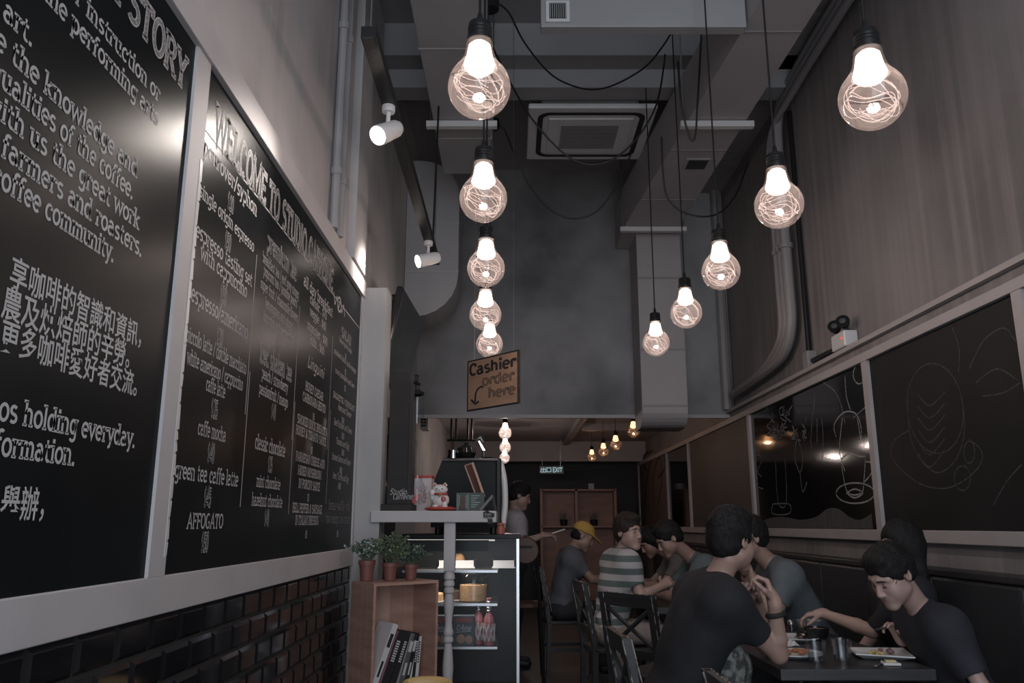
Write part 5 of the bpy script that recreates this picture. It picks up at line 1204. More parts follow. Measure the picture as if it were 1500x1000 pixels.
for k, u in enumerate((826, 870)):
    x = on_y(u, 760, 13.3).x; t = thing('potted_grass', ['little potted grass on the cabinet shelf, in the bay by the barista', 'little potted grass on the cabinet shelf, in the bay by the chalkboards'][k], 'potted plant', (x, 13.3, hs_)); rn = random.Random(k)
    MB().lathe([(0, 0), (.05, .001), (.065, .10), (.05, .10)], (x, 13.3, hs_), 14).build('pot', K['black'], t, smooth=True); m = MB()
    for q in range(26):
        a = rn.uniform(0, 6.28); m.tube([(x + .03 * math.cos(a), 13.3 + .03 * math.sin(a), hs_ + .095), (x + rn.uniform(.03, .10) * math.cos(a), 13.3 + .07 * math.sin(a), hs_ + .095 + rn.uniform(.08, .18))], [.005, .001], 4)
    m.build('foliage', K['leaf'], t)
ex0, ex1 = on_y(790, 682, 13.6), on_y(826, 694, 13.6)
t = thing('exit_sign', 'dim lit exit sign hanging on the dark rear wall', 'sign', ((ex0.x + ex1.x) / 2, 13.6, ex1.z)); MB().box((ex0.x, 13.6, ex1.z), (ex1.x, 13.66, ex0.z), bev=.006).build('housing', mat('exit_face', (.12, .16, .17), .4), t)
m = MB(); w_ = ex1.x - ex0.x; write(m, 'EXIT', lambda a, b: Vector((ex0.x + w_ * .54 + a, 13.598, ex1.z + .03 + b)), w_ * .4 / text_width('EXIT'), (ex0.z - ex1.z) * .58, .16, serif=False)
for k in range(2):
    bx = ex0.x + w_ * (.06 + .23 * k); f = lambda a, b: Vector((bx + a * w_ * .2, 13.598, ex1.z + .03 + b * (ex0.z - ex1.z) * .58))
    for s_ in (([(.5, 0), (.5, 1)], [(.1, .95), (.1, .55), (.9, .55), (.9, .95)], [(0, .45), (0, .03), (1, .03), (1, .45)]) if k == 0 else ([(.08, .08), (.08, .92), (.92, .92), (.92, .08), (.08, .08)],)): ribbon(m, s_, .14, f)
m.build('lettering', K['exit'], t)
for xx in (ex0.x + .05, ex1.x - .05): MB().tube([(xx, 13.63, ex0.z), (xx, 13.63, LOWC)], .006, 6).build('hanger', K['steel'], t)
n0, n1 = on_y(862, 708, 14.79), on_y(870, 716, 14.79); t = thing('wall_notice', 'small white notice on the dark rear wall above the cabinet', 'notice', ((n0.x + n1.x) / 2, 14.79, n1.z)); MB().box((n0.x, 14.785, n1.z), (n1.x, 14.799, n0.z)).build('paper', K['white'], t)
MB().box((n0.x + .03, 14.783, n1.z + .03), (n1.x - .05, 14.786, n0.z - .05)).build('printed_mark', mat('notice_ink', (.2, .2, .2), .8), t)
# service counter behind the case, for the barista
MB_ = MB().box((-.95, 6.5, 0), (-.30, 7.6, .9)); ct = thing('service_counter', 'dark service counter behind the pastry case', 'counter', (-.6, 7, 0)); MB_.build('body', K['dwood'], ct); MB().box((-.97, 6.48, .9), (-.27, 7.62, .94), bev=.004).build('worktop', K['black'], ct)

# ------------------------------------------------------------------ people: one continuous surface per body
def nets(f, o, h):
    """surface nets on the signed field f (negative inside); returns vertices and quads"""
    ins = f < 0
    c = np.zeros(tuple(n - 1 for n in f.shape), np.uint8)
    sl = [slice(None, -1), slice(1, None)]
    for i in (0, 1):
        for j in (0, 1):
            for k in (0, 1): c += ins[sl[i], sl[j], sl[k]]
    act = np.argwhere((c > 0) & (c < 8))
    idx = -np.ones(c.shape, np.int32); idx[tuple(act.T)] = np.arange(len(act))
    acc = np.zeros((len(act), 3)); cnt = np.zeros(len(act))
    cor = [(i, j, k) for i in (0, 1) for j in (0, 1) for k in (0, 1)]
    val = {q: f[act[:, 0] + q[0], act[:, 1] + q[1], act[:, 2] + q[2]] for q in cor}
    for a in cor:
        for ax in range(3):
            if a[ax] == 0:
                b = list(a); b[ax] = 1; b = tuple(b); va, vb = val[a], val[b]; m = (va < 0) != (vb < 0)
                t = np.where(m, va / np.where(m, va - vb, 1), 0); p = np.zeros((len(act), 3)); p[:] = a; p[:, ax] = t
                acc[m] += p[m]; cnt += m
    V = (act + acc / cnt[:, None]) * h + o
    Q = []
    for ax in range(3):
        s0 = [slice(1, -1)] * 3; s0[ax] = slice(0, -1); s1 = [slice(1, -1)] * 3; s1[ax] = slice(1, None)
        A, B = ins[tuple(s0)], ins[tuple(s1)]; e = np.argwhere(A != B)
        if not len(e): continue
        fl = A[tuple(e.T)]; e = e + 1; e[:, ax] -= 1
        u, v = (ax + 1) % 3, (ax + 2) % 3; q = []
        for du, dv in ((-1, -1), (0, -1), (0, 0), (-1, 0)):
            g = e.copy(); g[:, u] += du; g[:, v] += dv; q.append(idx[tuple(g.T)])
        q = np.stack(q, 1); q[~fl] = q[~fl][:, ::-1]; Q.append(q)
    return V, np.concatenate(Q)

class Sdf:
    def __init__(s): s.P = []
    def cone(s, a, b, ra, rb=None, k=.02): s.P.append(('c', np.array(a, float), np.array(b, float), ra, ra if rb is None else rb, k, 1)); return s
    def ell(s, c, r, M=None, k=.02): s.P.append(('e', np.array(c, float), np.array(M, float) if M is not None else np.eye(3), np.array(r, float), 0, k, 1)); return s
    def cut(s, a, b, ra, rb=None, k=.004): s.P.append(('c', np.array(a, float), np.array(b, float), ra, ra if rb is None else rb, k, -1)); return s
    def cutell(s, c, r, M=None, k=.01): s.P.append(('e', np.array(c, float), np.array(M, float) if M is not None else np.eye(3), np.array(r, float), 0, k, -1)); return s
    def half(s, p, n, k=.004): s.P.append(('h', np.array(p, float), np.array(n, float), 0, 0, k, -1)); return s
    def mesh(s, h, wob=0.0, fr=60.0):
        lo, hi = np.full(3, 9e9), np.full(3, -9e9)
        for t, a, b, r0, r1, k, sg in s.P:
            if sg < 0: continue
            if t == 'c': R_ = max(r0, r1); lo = np.minimum(lo, np.minimum(a, b) - R_); hi = np.maximum(hi, np.maximum(a, b) + R_)
            else: R_ = r0.max(); lo = np.minimum(lo, a - R_); hi = np.maximum(hi, a + R_)
        lo -= 3 * h + .02; hi += 3 * h + .02; n = np.ceil((hi - lo) / h).astype(int) + 1
        f = np.full(n, .15, np.float32)
        ax = [lo[i] + h * np.arange(n[i]) for i in range(3)]
        for t, a, b, r0, r1, k, sg in s.P:
            if t == 'h': i0, i1 = np.zeros(3, int), n
            else:
                if t == 'c': R_ = max(r0, r1); l, u = np.minimum(a, b) - R_, np.maximum(a, b) + R_
                else: l, u = a - r0.max(), a + r0.max()
                m = k + 3 * h + .01
                i0 = np.clip(np.floor((l - m - lo) / h).astype(int), 0, n); i1 = np.clip(np.ceil((u + m - lo) / h).astype(int) + 1, 0, n)
            if (i1 <= i0).any(): continue
            X_, Y_, Z_ = np.meshgrid(*[ax[i][i0[i]:i1[i]].astype(np.float32) for i in range(3)], indexing='ij', sparse=True)
            if t == 'c':
                d = b - a; L2 = max(float(d @ d), 1e-9)
                px, py, pz = X_ - a[0], Y_ - a[1], Z_ - a[2]; tt = np.clip((px * d[0] + py * d[1] + pz * d[2]) / L2, 0, 1)
                D = np.sqrt((px - tt * d[0]) ** 2 + (py - tt * d[1]) ** 2 + (pz - tt * d[2]) ** 2) - (r0 + (r1 - r0) * tt)
            elif t == 'e':
                px, py, pz = X_ - a[0], Y_ - a[1], Z_ - a[2]
                q = [b[0, j] * px + b[1, j] * py + b[2, j] * pz for j in range(3)]
                k0 = np.sqrt(sum((q[j] / r0[j]) ** 2 for j in range(3))); k1 = np.sqrt(sum((q[j] / r0[j] ** 2) ** 2 for j in range(3)))
                D = k0 * (k0 - 1) / np.maximum(k1, 1e-6)
            else: D = -((X_ - a[0]) * b[0] + (Y_ - a[1]) * b[1] + (Z_ - a[2]) * b[2])
            w = tuple(slice(i0[i], i1[i]) for i in range(3)); F = f[w]
            if sg > 0:
                hh = np.maximum(k - np.abs(F - D), 0) / k; f[w] = np.minimum(F, D) - hh * hh * k * .25
            else:
                hh = np.maximum(k - np.abs(F + D), 0) / k; f[w] = np.maximum(F, -D) + hh * hh * k * .25
        if wob:
            X_, Y_, Z_ = np.meshgrid(*[a.astype(np.float32) for a in ax], indexing='ij', sparse=True)
            f += wob * (np.sin(fr * X_ + 1.3 * np.sin(fr * .6 * Z_)) * np.sin(fr * .9 * Y_ + 1.1 * np.sin(fr * .5 * X_)) + .6 * np.sin(fr * .8 * Z_ + 2 * np.sin(fr * .4 * Y_)))
        f[0], f[-1] = .05, .05; f[:, 0], f[:, -1] = .05, .05; f[:, :, 0], f[:, :, -1] = .05, .05
        return nets(f, lo, h)
    def build(s, name, m, parent, h, wob=0.0, fr=60.0):
        V, Q = s.mesh(h, wob, fr); V = V - np.array(root_loc(parent)); me = bpy.data.meshes.new(name)
        me.vertices.add(len(V)); me.vertices.foreach_set('co', V.astype(np.float32).ravel())
        me.loops.add(4 * len(Q)); me.loops.foreach_set('vertex_index', Q.astype(np.int32).ravel())
        me.polygons.add(len(Q)); me.polygons.foreach_set('loop_start', np.arange(0, 4 * len(Q), 4, dtype=np.int32))
        me.polygons.foreach_set('use_smooth', np.ones(len(Q), bool))
        me.update(calc_edges=True); me.validate(); me.materials.append(m)
        o = bpy.data.objects.new(name, me); C.objects.link(o); o.parent = parent
        md = o.modifiers.new('smooth', 'SMOOTH'); md.factor = .5; md.iterations = 2
        return o

def V3(*a): return Vector(a)
def unit(v): return Vector(v).normalized()
def arr(M): return np.array([[M[i][j] for j in range(3)] for i in range(3)])
def basis(yaw, pitch=0, roll=0):
    """columns: right, forward, up; yaw = facing from +x, pitch = nose down"""
    f0 = Vector((math.cos(R(yaw)), math.sin(R(yaw)), 0)); r0 = Vector((f0.y, -f0.x, 0)); up = Vector((0, 0, 1))
    f = f0 * math.cos(R(pitch)) - up * math.sin(R(pitch)); u = up * math.cos(R(pitch)) + f0 * math.sin(R(pitch))
    r = r0 * math.cos(R(roll)) + u * math.sin(R(roll)); u = r.cross(f)
    return Matrix(((r.x, f.x, u.x), (r.y, f.y, u.y), (r.z, f.z, u.z)))
def hand(S_, w, d, n, thumb_side, curl, s=1.0):
    """palm plus four curled fingers and an opposed thumb, rooted at wrist w"""
    w, d = Vector(w), unit(d); n = Vector(n); n = (n - d * n.dot(d)).normalized(); sd = d.cross(n).normalized()
    if sd.dot(Vector(thumb_side)) < 0: sd = -sd
    off = (.030, .0105, -.009, -.027); ln = (.92, 1.0, .95, .76)
    S_.cone(w - d * .01, w + d * .03 * s, .023 * s, .024 * s, .02)
    for i in range(4):
        kn = w + (d * (.086 - .004 * abs(i - 1)) + sd * off[i]) * s
        S_.cone(w + (d * .015 + sd * off[i] * .55) * s, kn, .0135 * s, .0110 * s, .014)
        p, a = kn, 0.0; spread = sd * (.10 - .07 * i)
        for L_, r0, r1, c in ((.043, .0098, .0088, 1.0), (.027, .0088, .0080, 1.15), (.021, .0080, .0066, .7)):
            a += curl[i] * c; dr = (d * math.cos(R(a)) + n * math.sin(R(a)) + spread * math.cos(R(a))).normalized()
            q = p + dr * L_ * ln[i] * s; S_.cone(p, q, r0 * s, r1 * s, .003); p = q
    p = w + (d * .022 + sd * .024 + n * .006) * s; dr = (d * .55 + sd * .75 + n * .38).normalized()
    for L_, r0, r1 in ((.045, .0145, .0112), (.030, .0110, .0095), (.025, .0095, .0072)):
        q = p + dr * L_ * s; S_.cone(p, q, r0 * s, r1 * s, .006); p = q; dr = (dr + d * (.28 + curl[4] / 120) + n * curl[4] / 90 - sd * curl[4] / 110).normalized()

SKIN = mat('skin', (.34, .215, .175), .5, noise=((9, 9, 9), (.39, .25, .205), .3, .7, 4)); SKIN2 = mat('fair_skin', (.40, .265, .225), .5, noise=((9, 9, 9), (.45, .305, .26), .3, .7, 4))
HAIR = mat('black_hair', (.010, .009, .010), .7, spec=.2, noise=((160, 160, 30), (.020, .018, .018), .35, .65, 2)); HAIRB = mat('dark_brown_hair', (.028, .020, .017), .7, spec=.2, noise=((160, 160, 30), (.045, .032, .027), .35, .65, 2))
LIP = mat('lips', (.30, .13, .115), .45); EYEW = mat('eye_white', (.33, .31, .30), .25); IRIS = mat('iris', (.03, .022, .018), .2); SHOE = mat('dark_shoe', (.02, .02, .021), .5)

def person(label, pel, neck, phi, head, hyaw, hpitch, arms, shirt, trous, s=1.0, hs=1.0, hroll=0, skin=SKIN, hairm=HAIR, hair='short', h=.005, stand=False, sleeve=.62, eyes='open', group=None, cap=None, leg_dx=.0, brow=True, wide=1.0):
    pel, neck, head = Vector(pel), Vector(neck), Vector(head)
    fw = Vector((math.cos(R(phi)), math.sin(R(phi)), 0)); rt = Vector((fw.y, -fw.x, 0)); sp = (neck - pel).normalized(); ft = sp.cross(rt).normalized()
    if ft.dot(fw) < 0: ft = -ft
    Lt = (neck - pel).length
    t = thing('person', label, 'person', (pel.x, pel.y, 0))
    TB = np.array([[rt.x, ft.x, sp.x], [rt.y, ft.y, sp.y], [rt.z, ft.z, sp.z]])
    sw = .168 * s * wide
    shR, shL = neck + rt * sw - sp * .065 * s, neck - rt * sw - sp * .065 * s
    def torso(S_, e):
        S_.ell(pel + sp * .02, ((.165 * wide) * s + e, .115 * s + e, .12 * s + e), TB, .04)
        S_.ell(pel + sp * Lt * .36, ((.142 * wide) * s + e, .105 * s + e, .17 * s + e), TB, .06)
        S_.ell(pel + sp * Lt * .70 + ft * .005, ((.165 * wide) * s + e, .115 * s + e, .17 * s + e), TB, .06)
        S_.cone(shR - rt * .03, shL + rt * .03, .058 * s + e, .058 * s + e, .06)
        for q, sg in ((shR, 1), (shL, -1)): S_.cone(pel + sp * Lt * .42 + rt * .075 * sg * s, q - sp * .03 * s - rt * .02 * sg, .080 * s + e, .060 * s + e, .07)
        for q, sg in ((shR, 1), (shL, -1)): S_.cone(neck + sp * .0 + rt * .035 * sg * s, q, .042 * s + e, .050 * s + e, .05)
    HB = basis(hyaw, hpitch, hroll); HN = arr(HB); k_ = hs
    def H(x, y, z): return head + HB @ (Vector((x, y, z)) * k_)
    b = Sdf(); torso(b, 0)
    b.cone(neck - sp * .04, H(0, -.022, -.075), .056 * s, .050 * k_, .03)
    # head and face
    b.ell(H(0, -.012, .035), np.array((.074, .094, .083)) * k_, HN, .03); b.ell(H(0, .030, -.035), np.array((.058, .062, .078)) * k_, HN, .03)
    b.cone(H(-.045, .01, -.058), H(-.012, .078, -.098), .020 * k_, .017 * k_, .03); b.cone(H(.045, .01, -.058), H(.012, .078, -.098), .020 * k_, .017 * k_, .03)
    b.cone(H(-.008, .080, -.099), H(.008, .080, -.099), .017 * k_, .017 * k_, .02)
    for sx in (-1, 1):
        b.ell(H(sx * .038, .055, -.032), np.array((.026, .028, .034)) * k_, HN, .04); b.cone(H(sx * .014, .086, .030), H(sx * .050, .068, .026), .011 * k_, .009 * k_, .02)
        b.cutell(H(sx * .032, .104, .006), np.array((.019, .020, .012)) * k_, HN, .016)
        b.ell(H(sx * .032, .076, .004), np.array((.0145, .0125, .0125)) * k_, HN, .004)
        b.ell(H(sx * .076, -.012, -.004), np.array((.009, .019, .031)) * k_, HN, .008); b.cutell(H(sx * .085, -.010, .0), np.array((.007, .010, .018)) * k_, HN, .006)
        b.ell(H(sx * .0115, .103, -.034), np.array((.0085, .010, .0075)) * k_, HN, .006)
    b.cone(H(0, .088, .018), H(0, .112, -.028), .0085 * k_, .0105 * k_, .012)
    b.ell(H(0, .084, -.062), np.array((.030, .015, .022)) * k_, HN, .02)
    # arms and hands
    AR = []
    for sg, q, a in ((1, shR, arms[0]), (-1, shL, arms[1])):
        el, wr = Vector(a[0]), Vector(a[1]); dd = Vector(a[2]) if a[2] else (wr - el); nn = Vector(a[3]) if a[3] else Vector((0, 0, -1)); cl = a[4] if len(a) > 4 and a[4] else (32, 36, 38, 40, 18)
        b.cone(q, q.lerp(el, .5), .046 * s, .043 * s, .03); b.cone(q.lerp(el, .5), el, .043 * s, .036 * s, .02); b.cone(el, el.lerp(wr, .3), .036 * s, .037 * s, .015); b.cone(el.lerp(wr, .3), wr, .037 * s, .0245 * s, .012)
        ts = Vector(a[5]) if len(a) > 5 else -rt * sg + Vector((0, 0, .6)); hand(b, wr, dd, nn, ts, cl, .97 * s); AR.append((sg, q, el, wr))
    # legs
    LG = []
    for sg in (1, -1):
        hp = pel + rt * .09 * sg * s
        if stand: kn = Vector((hp.x, hp.y, .50)) + fw * .015; an = Vector((hp.x, hp.y, .09)) - fw * .02
        else: kn = hp + fw * .42 * s + rt * .05 * sg; kn.z = hp.z - .02; an = kn + fw * (-.06 + leg_dx); an.z = .09
        LG.append((sg, hp, kn, an))
        b.cone(hp, kn, .082 * s, .056 * s, .04); b.cone(kn, kn.lerp(an, .35), .055 * s, .054 * s, .03); b.cone(kn.lerp(an, .35), an, .054 * s, .036 * s, .02)
        b.cone(an - Vector((0, 0, .04)), an + fw * .13 - Vector((0, 0, .055)), .036, .030, .03)
    b.build('body', skin, t, h)
    # clothes
    sh_ = Sdf(); torso(sh_, .013)
    for sg, q, el, wr in AR:
        e = q.lerp(el, sleeve) if sleeve <= 1 else el
        sh_.cone(q, e, .056 * s, .054 * s, .10)
        if sleeve > 1: sh_.cone(el, el.lerp(wr, sleeve - 1), .052 * s, .040 * s, .02)
    for sg, q, el, wr in AR:
        if sleeve <= 1:
            d_ = (el - q).normalized(); e = q.lerp(el, sleeve); sh_.cut(e + d_ * .052, e + d_ * .12, .058, .066, .003)
    sh_.half(pel - sp * .03, -sp, .004)
    nk = neck + ft * .022 + sp * .052; sh_.cut(nk - ft * .012, nk + (H(0, -.02, -.07) - neck) * .6, .054 * s, .072 * s, .006)
    sh_.build('shirt', shirt, t, h, .0020, 32)
    tr = Sdf()
    tr.ell(pel, ((.168 * wide) * s + .012, .12 * s + .012, .11 * s), TB, .04)
    for sg, hp, kn, an in LG: tr.cone(hp, kn, .090 * s, .066 * s, .04); tr.cone(kn, an + Vector((0, 0, .02)), .066 * s, .056 * s, .03)
    tr.build('trousers', trous, t, max(h, .007), .0012, 40)
    for sg, hp, kn, an in LG:
        so = Sdf(); so.cone(an - Vector((0, 0, .035)), an + fw * .14 - Vector((0, 0, .05)), .048, .040, .03); so.half((0, 0, .004), (0, 0, -1), .002); so.build('shoe', SHOE, t, .008)
    # hair
    hr = Sdf()
    if hair in ('short', 'brushed', 'long', 'bob'):
        top = .020 if hair != 'brushed' else .026
        hr.ell(H(0, -.016, .040), np.array((.074 + .012, .094 + .012, .083 + top)) * k_, HN, .03)
        if hair == 'brushed': hr.ell(H(0, .045, .105), np.array((.060, .050, .028)) * k_, HN, .03)
        if hair == 'short': hr.ell(H(0, .035, .098), np.array((.062, .048, .028)) * k_, HN, .03)
        hr.ell(H(0, -.055, -.01), np.array((.066, .058, .070)) * k_, HN, .03)
        if hair in ('long', 'bob'):
            n_ = 5 if hair == 'long' else 2
            for sx in (-1, 0, 1):
                p = H(sx * .062, -.02 - .05 * (sx == 0), .0); q = p + Vector((0, 0, -.10 * (n_ - 1) * .62)) - fw * .02 - HB @ Vector((0, .02, 0)); hr.cone(p, q, .042 * k_, .030 * k_, .04)
        hr.cutell(H(0, .115, -.045), np.array((.080, .092, .105)) * k_, HN, .012)
        if hair in ('short', 'brushed'):
            for sx in (-1, 1): hr.cutell(H(sx * .088, .012, -.050), np.array((.030, .046, .060)) * k_, HN, .01)
            hr.half(H(0, -.05, -.082), HB @ Vector((0, .25, -1)), .02)
        ho = hr.build('hair', hairm, t, min(h, .005), .0020, 105)
        if hair in ('short', 'brushed'):
            rn = random.Random(len(label)); mv = ho.data.vertices; N_ = len(mv); sb = MB(); org = root_loc(t)
            for q in range(900 if h < .0055 else 380):
                v_ = mv[rn.randrange(N_)]; p = v_.co + org; loc = HB.transposed() @ (p - head)
                if loc.z < .0 or (loc.y > .05 * k_ and loc.z < .075 * k_): continue
                out = (p - head).normalized(); fl = HB @ Vector((rn.uniform(-.5, .5), .8 if loc.y > -.03 else -.5, -.35 if loc.y < .05 else -.1)); d_ = (out * rn.uniform(.35, .9) + fl * .8 + Vector((0, 0, -.25))).normalized()
                L_ = rn.uniform(.014, .030) * k_; sd = d_.cross(out).normalized() * .0012; a_ = p - out * .004; m_ = a_ + d_ * L_ * .6 + out * .002; e_ = a_ + d_ * L_
                sb.quad([a_ - sd, a_ + sd, m_ + sd * .8, m_ - sd * .8]); sb.quad([m_ - sd * .8, m_ + sd * .8, e_ + sd * .1, e_ - sd * .1])
            sb.build('hair_strands', hairm, ho)
    if cap:
        hr.ell(H(0, -.045, -.01), np.array((.070, .070, .072)) * k_, HN, .03); hr.cutell(H(0, .115, -.045), np.array((.080, .10, .12)) * k_, HN, .012); hr.half(H(0, -.05, -.06), HB @ Vector((0, .1, -1)), .01); hr.build('hair', hairm, t, h)
        cp_ = Sdf(); cp_.ell(H(0, -.010, .050), np.array((.090, .108, .085)) * k_, HN, .02); cp_.half(H(0, 0, .035), HB @ Vector((0, .12, -1)), .004); cp_.ell(H(0, .115, .040), np.array((.075, .085, .008)) * k_, arr(HB @ Matrix.Rotation(R(-14), 3, 'X')), .01)
        cp_.build('cap', cap, t, h)
    # eyes, brows and lips
    if eyes:
        for sx in (-1, 1):
            if eyes == 'open':
                MB().ball(H(sx * .032, .0775, .003), .0132 * k_, n=14).build('eye', EYEW, t, smooth=True)
                MB().ball(H(sx * .032, .0870, .003), (.0052 * k_, .0045 * k_, .0055 * k_), HB, n=10).build('iris', IRIS, t, smooth=True)
            MB().tube([H(sx * (.020 + .006 * q), .0915 - .0009 * q * q, (.0085 if eyes == 'open' else -.003) - .0012 * (q - 2) ** 2 * (1 if eyes == 'open' else -.6)) for q in range(5)], [.0012, .0018, .002, .0018, .001], 6).build('eyelashes', hairm, t)
            if brow: MB().tube([H(sx * (.014 + .009 * q), .0985 - .0016 * q * q * .8, .030 + .002 * q - .0011 * q * q) for q in range(5)], [.0022, .0032, .0032, .0026, .0012], 6).build('eyebrow', hairm, t)
        m_ = MB(); m_.tube([H(-.024 + .008 * q, .1000 - .0012 * (q - 3) ** 2, -.0590 + .0002 * (q - 3) ** 2) for q in range(7)], [.001, .0026, .0036, .0033, .0036, .0026, .001], 8)
        m_.tube([H(-.021 + .007 * q, .0992 - .0012 * (q - 3) ** 2, -.0655 + .0006 * (q - 3) ** 2) for q in range(7)], [.001, .003, .0042, .0046, .0042, .003, .001], 8); m_.build('lips', LIP, t, smooth=True)
    return t
def cloth(name, a, b=None): return mat(name, a, .85, noise=((14, 14, 14), b or tuple(c * 1.25 for c in a), .35, .65, 4), bump=(22, .12))
BLK = cloth('black_tee', (.013, .013, .016)); NAVY = cloth('dark_navy_tee', (.020, .021, .028)); GREY = cloth('blue_grey_shirt', (.10, .115, .125)); SAGE = cloth('grey_green_shirt', (.105, .13, .135)); PALE = cloth('pale_pink_tee', (.34, .31, .33)); MID = cloth('mid_grey_tee', (.11, .115, .13)); WHT = cloth('white_shirt', (.42, .42, .44))
JEAN = cloth('dark_trousers', (.03, .032, .037)); KHAKI = cloth('khaki_trousers', (.26, .22, .20))
STR = mat('striped_tee', (.5, .5, .5), .85); nt = STR.node_tree; tcn = nt.nodes.new('ShaderNodeTexCoord'); sx3 = nt.nodes.new('ShaderNodeSeparateXYZ'); mm = nt.nodes.new('ShaderNodeMath'); mm.operation = 'MULTIPLY'; mm.inputs[1].default_value = 11.5
m2 = nt.nodes.new('ShaderNodeMath'); m2.operation = 'FRACT'; m3 = nt.nodes.new('ShaderNodeMath'); m3.operation = 'GREATER_THAN'; m3.inputs[1].default_value = .5; mxs = nt.nodes.new('ShaderNodeMix'); mxs.data_type = 'RGBA'
mxs.inputs['A'].default_value = (.105, .135, .135, 1); mxs.inputs['B'].default_value = (.43, .41, .42, 1)
nt.links.new(tcn.outputs['Object'], sx3.inputs[0]); nt.links.new(sx3.outputs['Z'], mm.inputs[0]); nt.links.new(mm.outputs[0], m2.inputs[0]); nt.links.new(m2.outputs[0], m3.inputs[0]); nt.links.new(m3.outputs[0], mxs.inputs['Factor']); nt.links.new(mxs.outputs['Result'], nt.nodes['Principled BSDF'].inputs['Base Color'])
PAT = mat('patterned_shorts', (.035, .036, .036), .85, noise=((34, 34, 34), (.17, .17, .16), .46, .58, 6))

m1 = person('person in a black t-shirt and black wristband, elbow on the near table', (.66, 3.60, .555), (.86, 3.545, 1.065), 6, (.925, 3.50, 1.235), 38, 6,
       [((1.085, 3.48, .785), (1.058, 3.40, .995), (-.22, .22, .92), (-.95, .25, -.15), (50, 54, 58, 62, 24), (-.2, -.9, .2)), ((1.13, 3.78, .775), (1.06, 3.66, .97), (-.25, -.35, .85), (-.6, -.4, .3), (50, 55, 60, 60, 20))],
       BLK, PAT, h=.0042, sleeve=.60, hair='brushed', wide=1.06, s=1.02)
MB().tube([Vector((1.065, 3.419, .945)) + Vector((.031 * math.cos(R(a)), .031 * math.sin(R(a)), .006 * math.cos(R(a)))) for a in range(0, 361, 20)], .011, 8).build('wristband', K['blackm'], m1, smooth=True)
m2_ = person('boy in a dark t-shirt looking down at the square plate, holding a fork', (1.96, 3.66, .55), (1.755, 3.61, .94), 180, (1.60, 3.53, 1.095), 200, 34,
       [((1.87, 3.90, .775), (1.735, 3.80, .80), (-.45, -.12, .75), (-.75, -.35, -.45), (34, 38, 46, 52, 26), (-.2, -.8, .4)), ((1.86, 3.41, .67), (1.77, 3.38, .575), None, None, None)],
       NAVY, KHAKI, s=.84, hs=.97, h=.0042, sleeve=.72, eyes='closed', skin=SKIN2, leg_dx=.1)
p0 = Vector((1.70, 3.765, .865)); fork('fork', 'steel fork held in the hand of the boy', p0 + Vector((.03, .03, .0)), p0 + Vector((-.105, -.04, -.015)))
person('woman with long dark hair sitting behind the boy, reaching to the grey blue bowl', (2.0, 4.32, .555), (1.97, 4.26, 1.03), 180, (1.955, 4.17, 1.19), 190, 8,
       [((1.98, 4.56, .76), (1.84, 4.60, .60), None, None, None), ((1.79, 4.22, .785), (1.635, 4.45, .845), (-.75, .35, -.10), (-.1, .1, -1), (30, 34, 38, 40, 24), (-.3, -.8, -.2))],
       BLK, JEAN, s=.93, h=.005, sleeve=.9, hair='long', skin=SKIN2)
person('person in a blue grey shirt half hidden behind the man in black', (1.86, 5.12, .555), (1.60, 5.10, 1.06), 178, (1.45, 5.06, 1.22), 185, 12,
       [((1.55, 5.34, .775), (1.45, 5.2, .98), (-.2, -.2, .9), (-.8, 0, 0), None), ((1.50, 4.84, .775), (1.40, 4.86, .985), (-.15, .15, .85), (-.7, .2, .1), (40, 44, 48, 50, 20))],
       GREY, JEAN, h=.006, wide=1.06)
person('man in a grey and white striped t-shirt turning his face toward the room', (.70, 6.12, .555), (.805, 6.09, 1.095), 12, (.845, 6.03, 1.245), -48, 2,
       [((.90, 5.86, .815), (1.06, 5.95, .875), (.75, .45, .35), (-.3, .6, -.6), (22, 26, 30, 34, 14), (-.2, .4, .8)), ((.98, 6.28, .80), (1.08, 6.12, .85), (.6, -.6, .3), (-.3, -.6, -.5), None)],
       STR, KHAKI, h=.005, skin=SKIN2, hairm=HAIRB, hair='brushed', hs=1.0)
person('man in a grey green shirt bent over the middle table, arms on the table', (1.90, 6.55, .555), (1.42, 6.50, 1.035), 180, (1.22, 6.44, 1.195), 186, 34,
       [((1.25, 6.74, .775), (1.10, 6.58, .785), (-.8, -.4, 0), (0, 0, -1), None), ((1.22, 6.26, .775), (1.06, 6.40, .785), (-.7, .5, .05), (0, 0, -1), None)],
       SAGE, JEAN, h=.006, wide=1.1, s=1.02, eyes='closed')
person('dark haired person with head bent low behind the man in grey green', (1.88, 7.60, .555), (1.46, 7.56, 1.02), 180, (1.25, 7.48, 1.15), 190, 36,
       [((1.30, 7.78, .775), (1.12, 7.66, .79), None, (0, 0, -1), None), ((1.30, 7.30, .775), (1.10, 7.42, .79), None, (0, 0, -1), None)],
       cloth('taupe_shirt', (.15, .14, .135)), JEAN, h=.007, hair='bob', s=.95, eyes='closed')
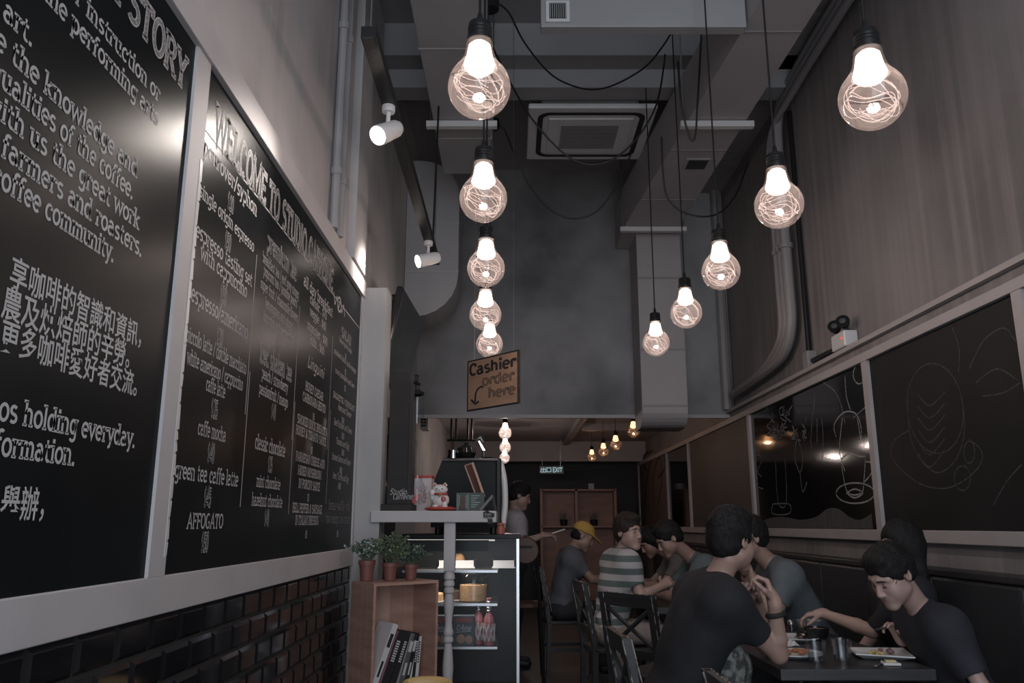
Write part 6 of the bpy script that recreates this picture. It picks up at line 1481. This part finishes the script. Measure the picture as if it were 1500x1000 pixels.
person('person in a yellow cap and grey t-shirt leaning over the back table', (.45, 7.75, .555), (.55, 7.72, 1.065), 4, (.655, 7.68, 1.195), 2, 30,
       [((.72, 7.52, .82), (.96, 7.60, .785), (.9, .3, 0), (0, 0, -1), None), ((.74, 7.96, .80), (.96, 7.82, .785), (.9, -.3, 0), (0, 0, -1), None)],
       MID, JEAN, h=.006, hair='cap', cap=cloth('yellow_cap', (.50, .31, .075)), eyes=None)
person('barista in a pale t-shirt standing behind the pastry case looking down', (.02, 8.05, .93), (.03, 8.03, 1.405), 2, (.075, 8.0, 1.575), 6, 20,
       [((.10, 7.84, 1.13), (.30, 7.82, 1.20), (.95, .1, .05), (0, .3, -1), None), ((.14, 8.24, 1.13), (.31, 8.10, 1.20), (.9, -.3, .05), (0, -.3, -1), None)],
       PALE, JEAN, h=.006, stand=True, eyes='closed')
person('worker in a white shirt standing in the alcove, glimpsed beside the dark coffee tower', (-1.10, 6.02, .96), (-1.08, 6.02, 1.45), 10, (-1.03, 6.0, 1.63), 10, 10,
       [((-1.09, 5.78, 1.17), (-1.04, 5.78, .94), None, None, None), ((-1.09, 6.27, 1.17), (-1.04, 6.27, .94), None, None, None)],
       WHT, JEAN, h=.007, stand=True, eyes='closed')
tag(MB().box((-.07, -.10, -.004), (.07, .10, .004), Matrix.Translation((.44, 7.96, 1.235)) @ Matrix.Rotation(R(-18), 4, 'Y'), bev=.002).build('order_pad', K['white'], origin=(.44, 7.96, 1.235)), 'white order pad in the hands of the barista', 'notepad')

bg = thing('patterned_bag', 'grey patterned cloth bag on the lap of the person in black', 'bag', (.90, 3.53, .63))
bs_ = Sdf(); bs_.ell((.90, 3.53, .73), (.085, .105, .10), None, .03); bs_.cone((.86, 3.46, .665), (.95, 3.60, .665), .045, .045, .05); bs_.cone((.88, 3.48, .80), (.92, 3.57, .80), .035, .03, .05)
bs_.build('cloth_body', PAT, bg, .006, .003, 40)
MB().tube(smooth_path([(.88, 3.49, .82), (.89, 3.50, .87), (.91, 3.55, .87), (.92, 3.57, .82)], 6), .008, 6).build('strap', K['blackm'], bg, smooth=True)
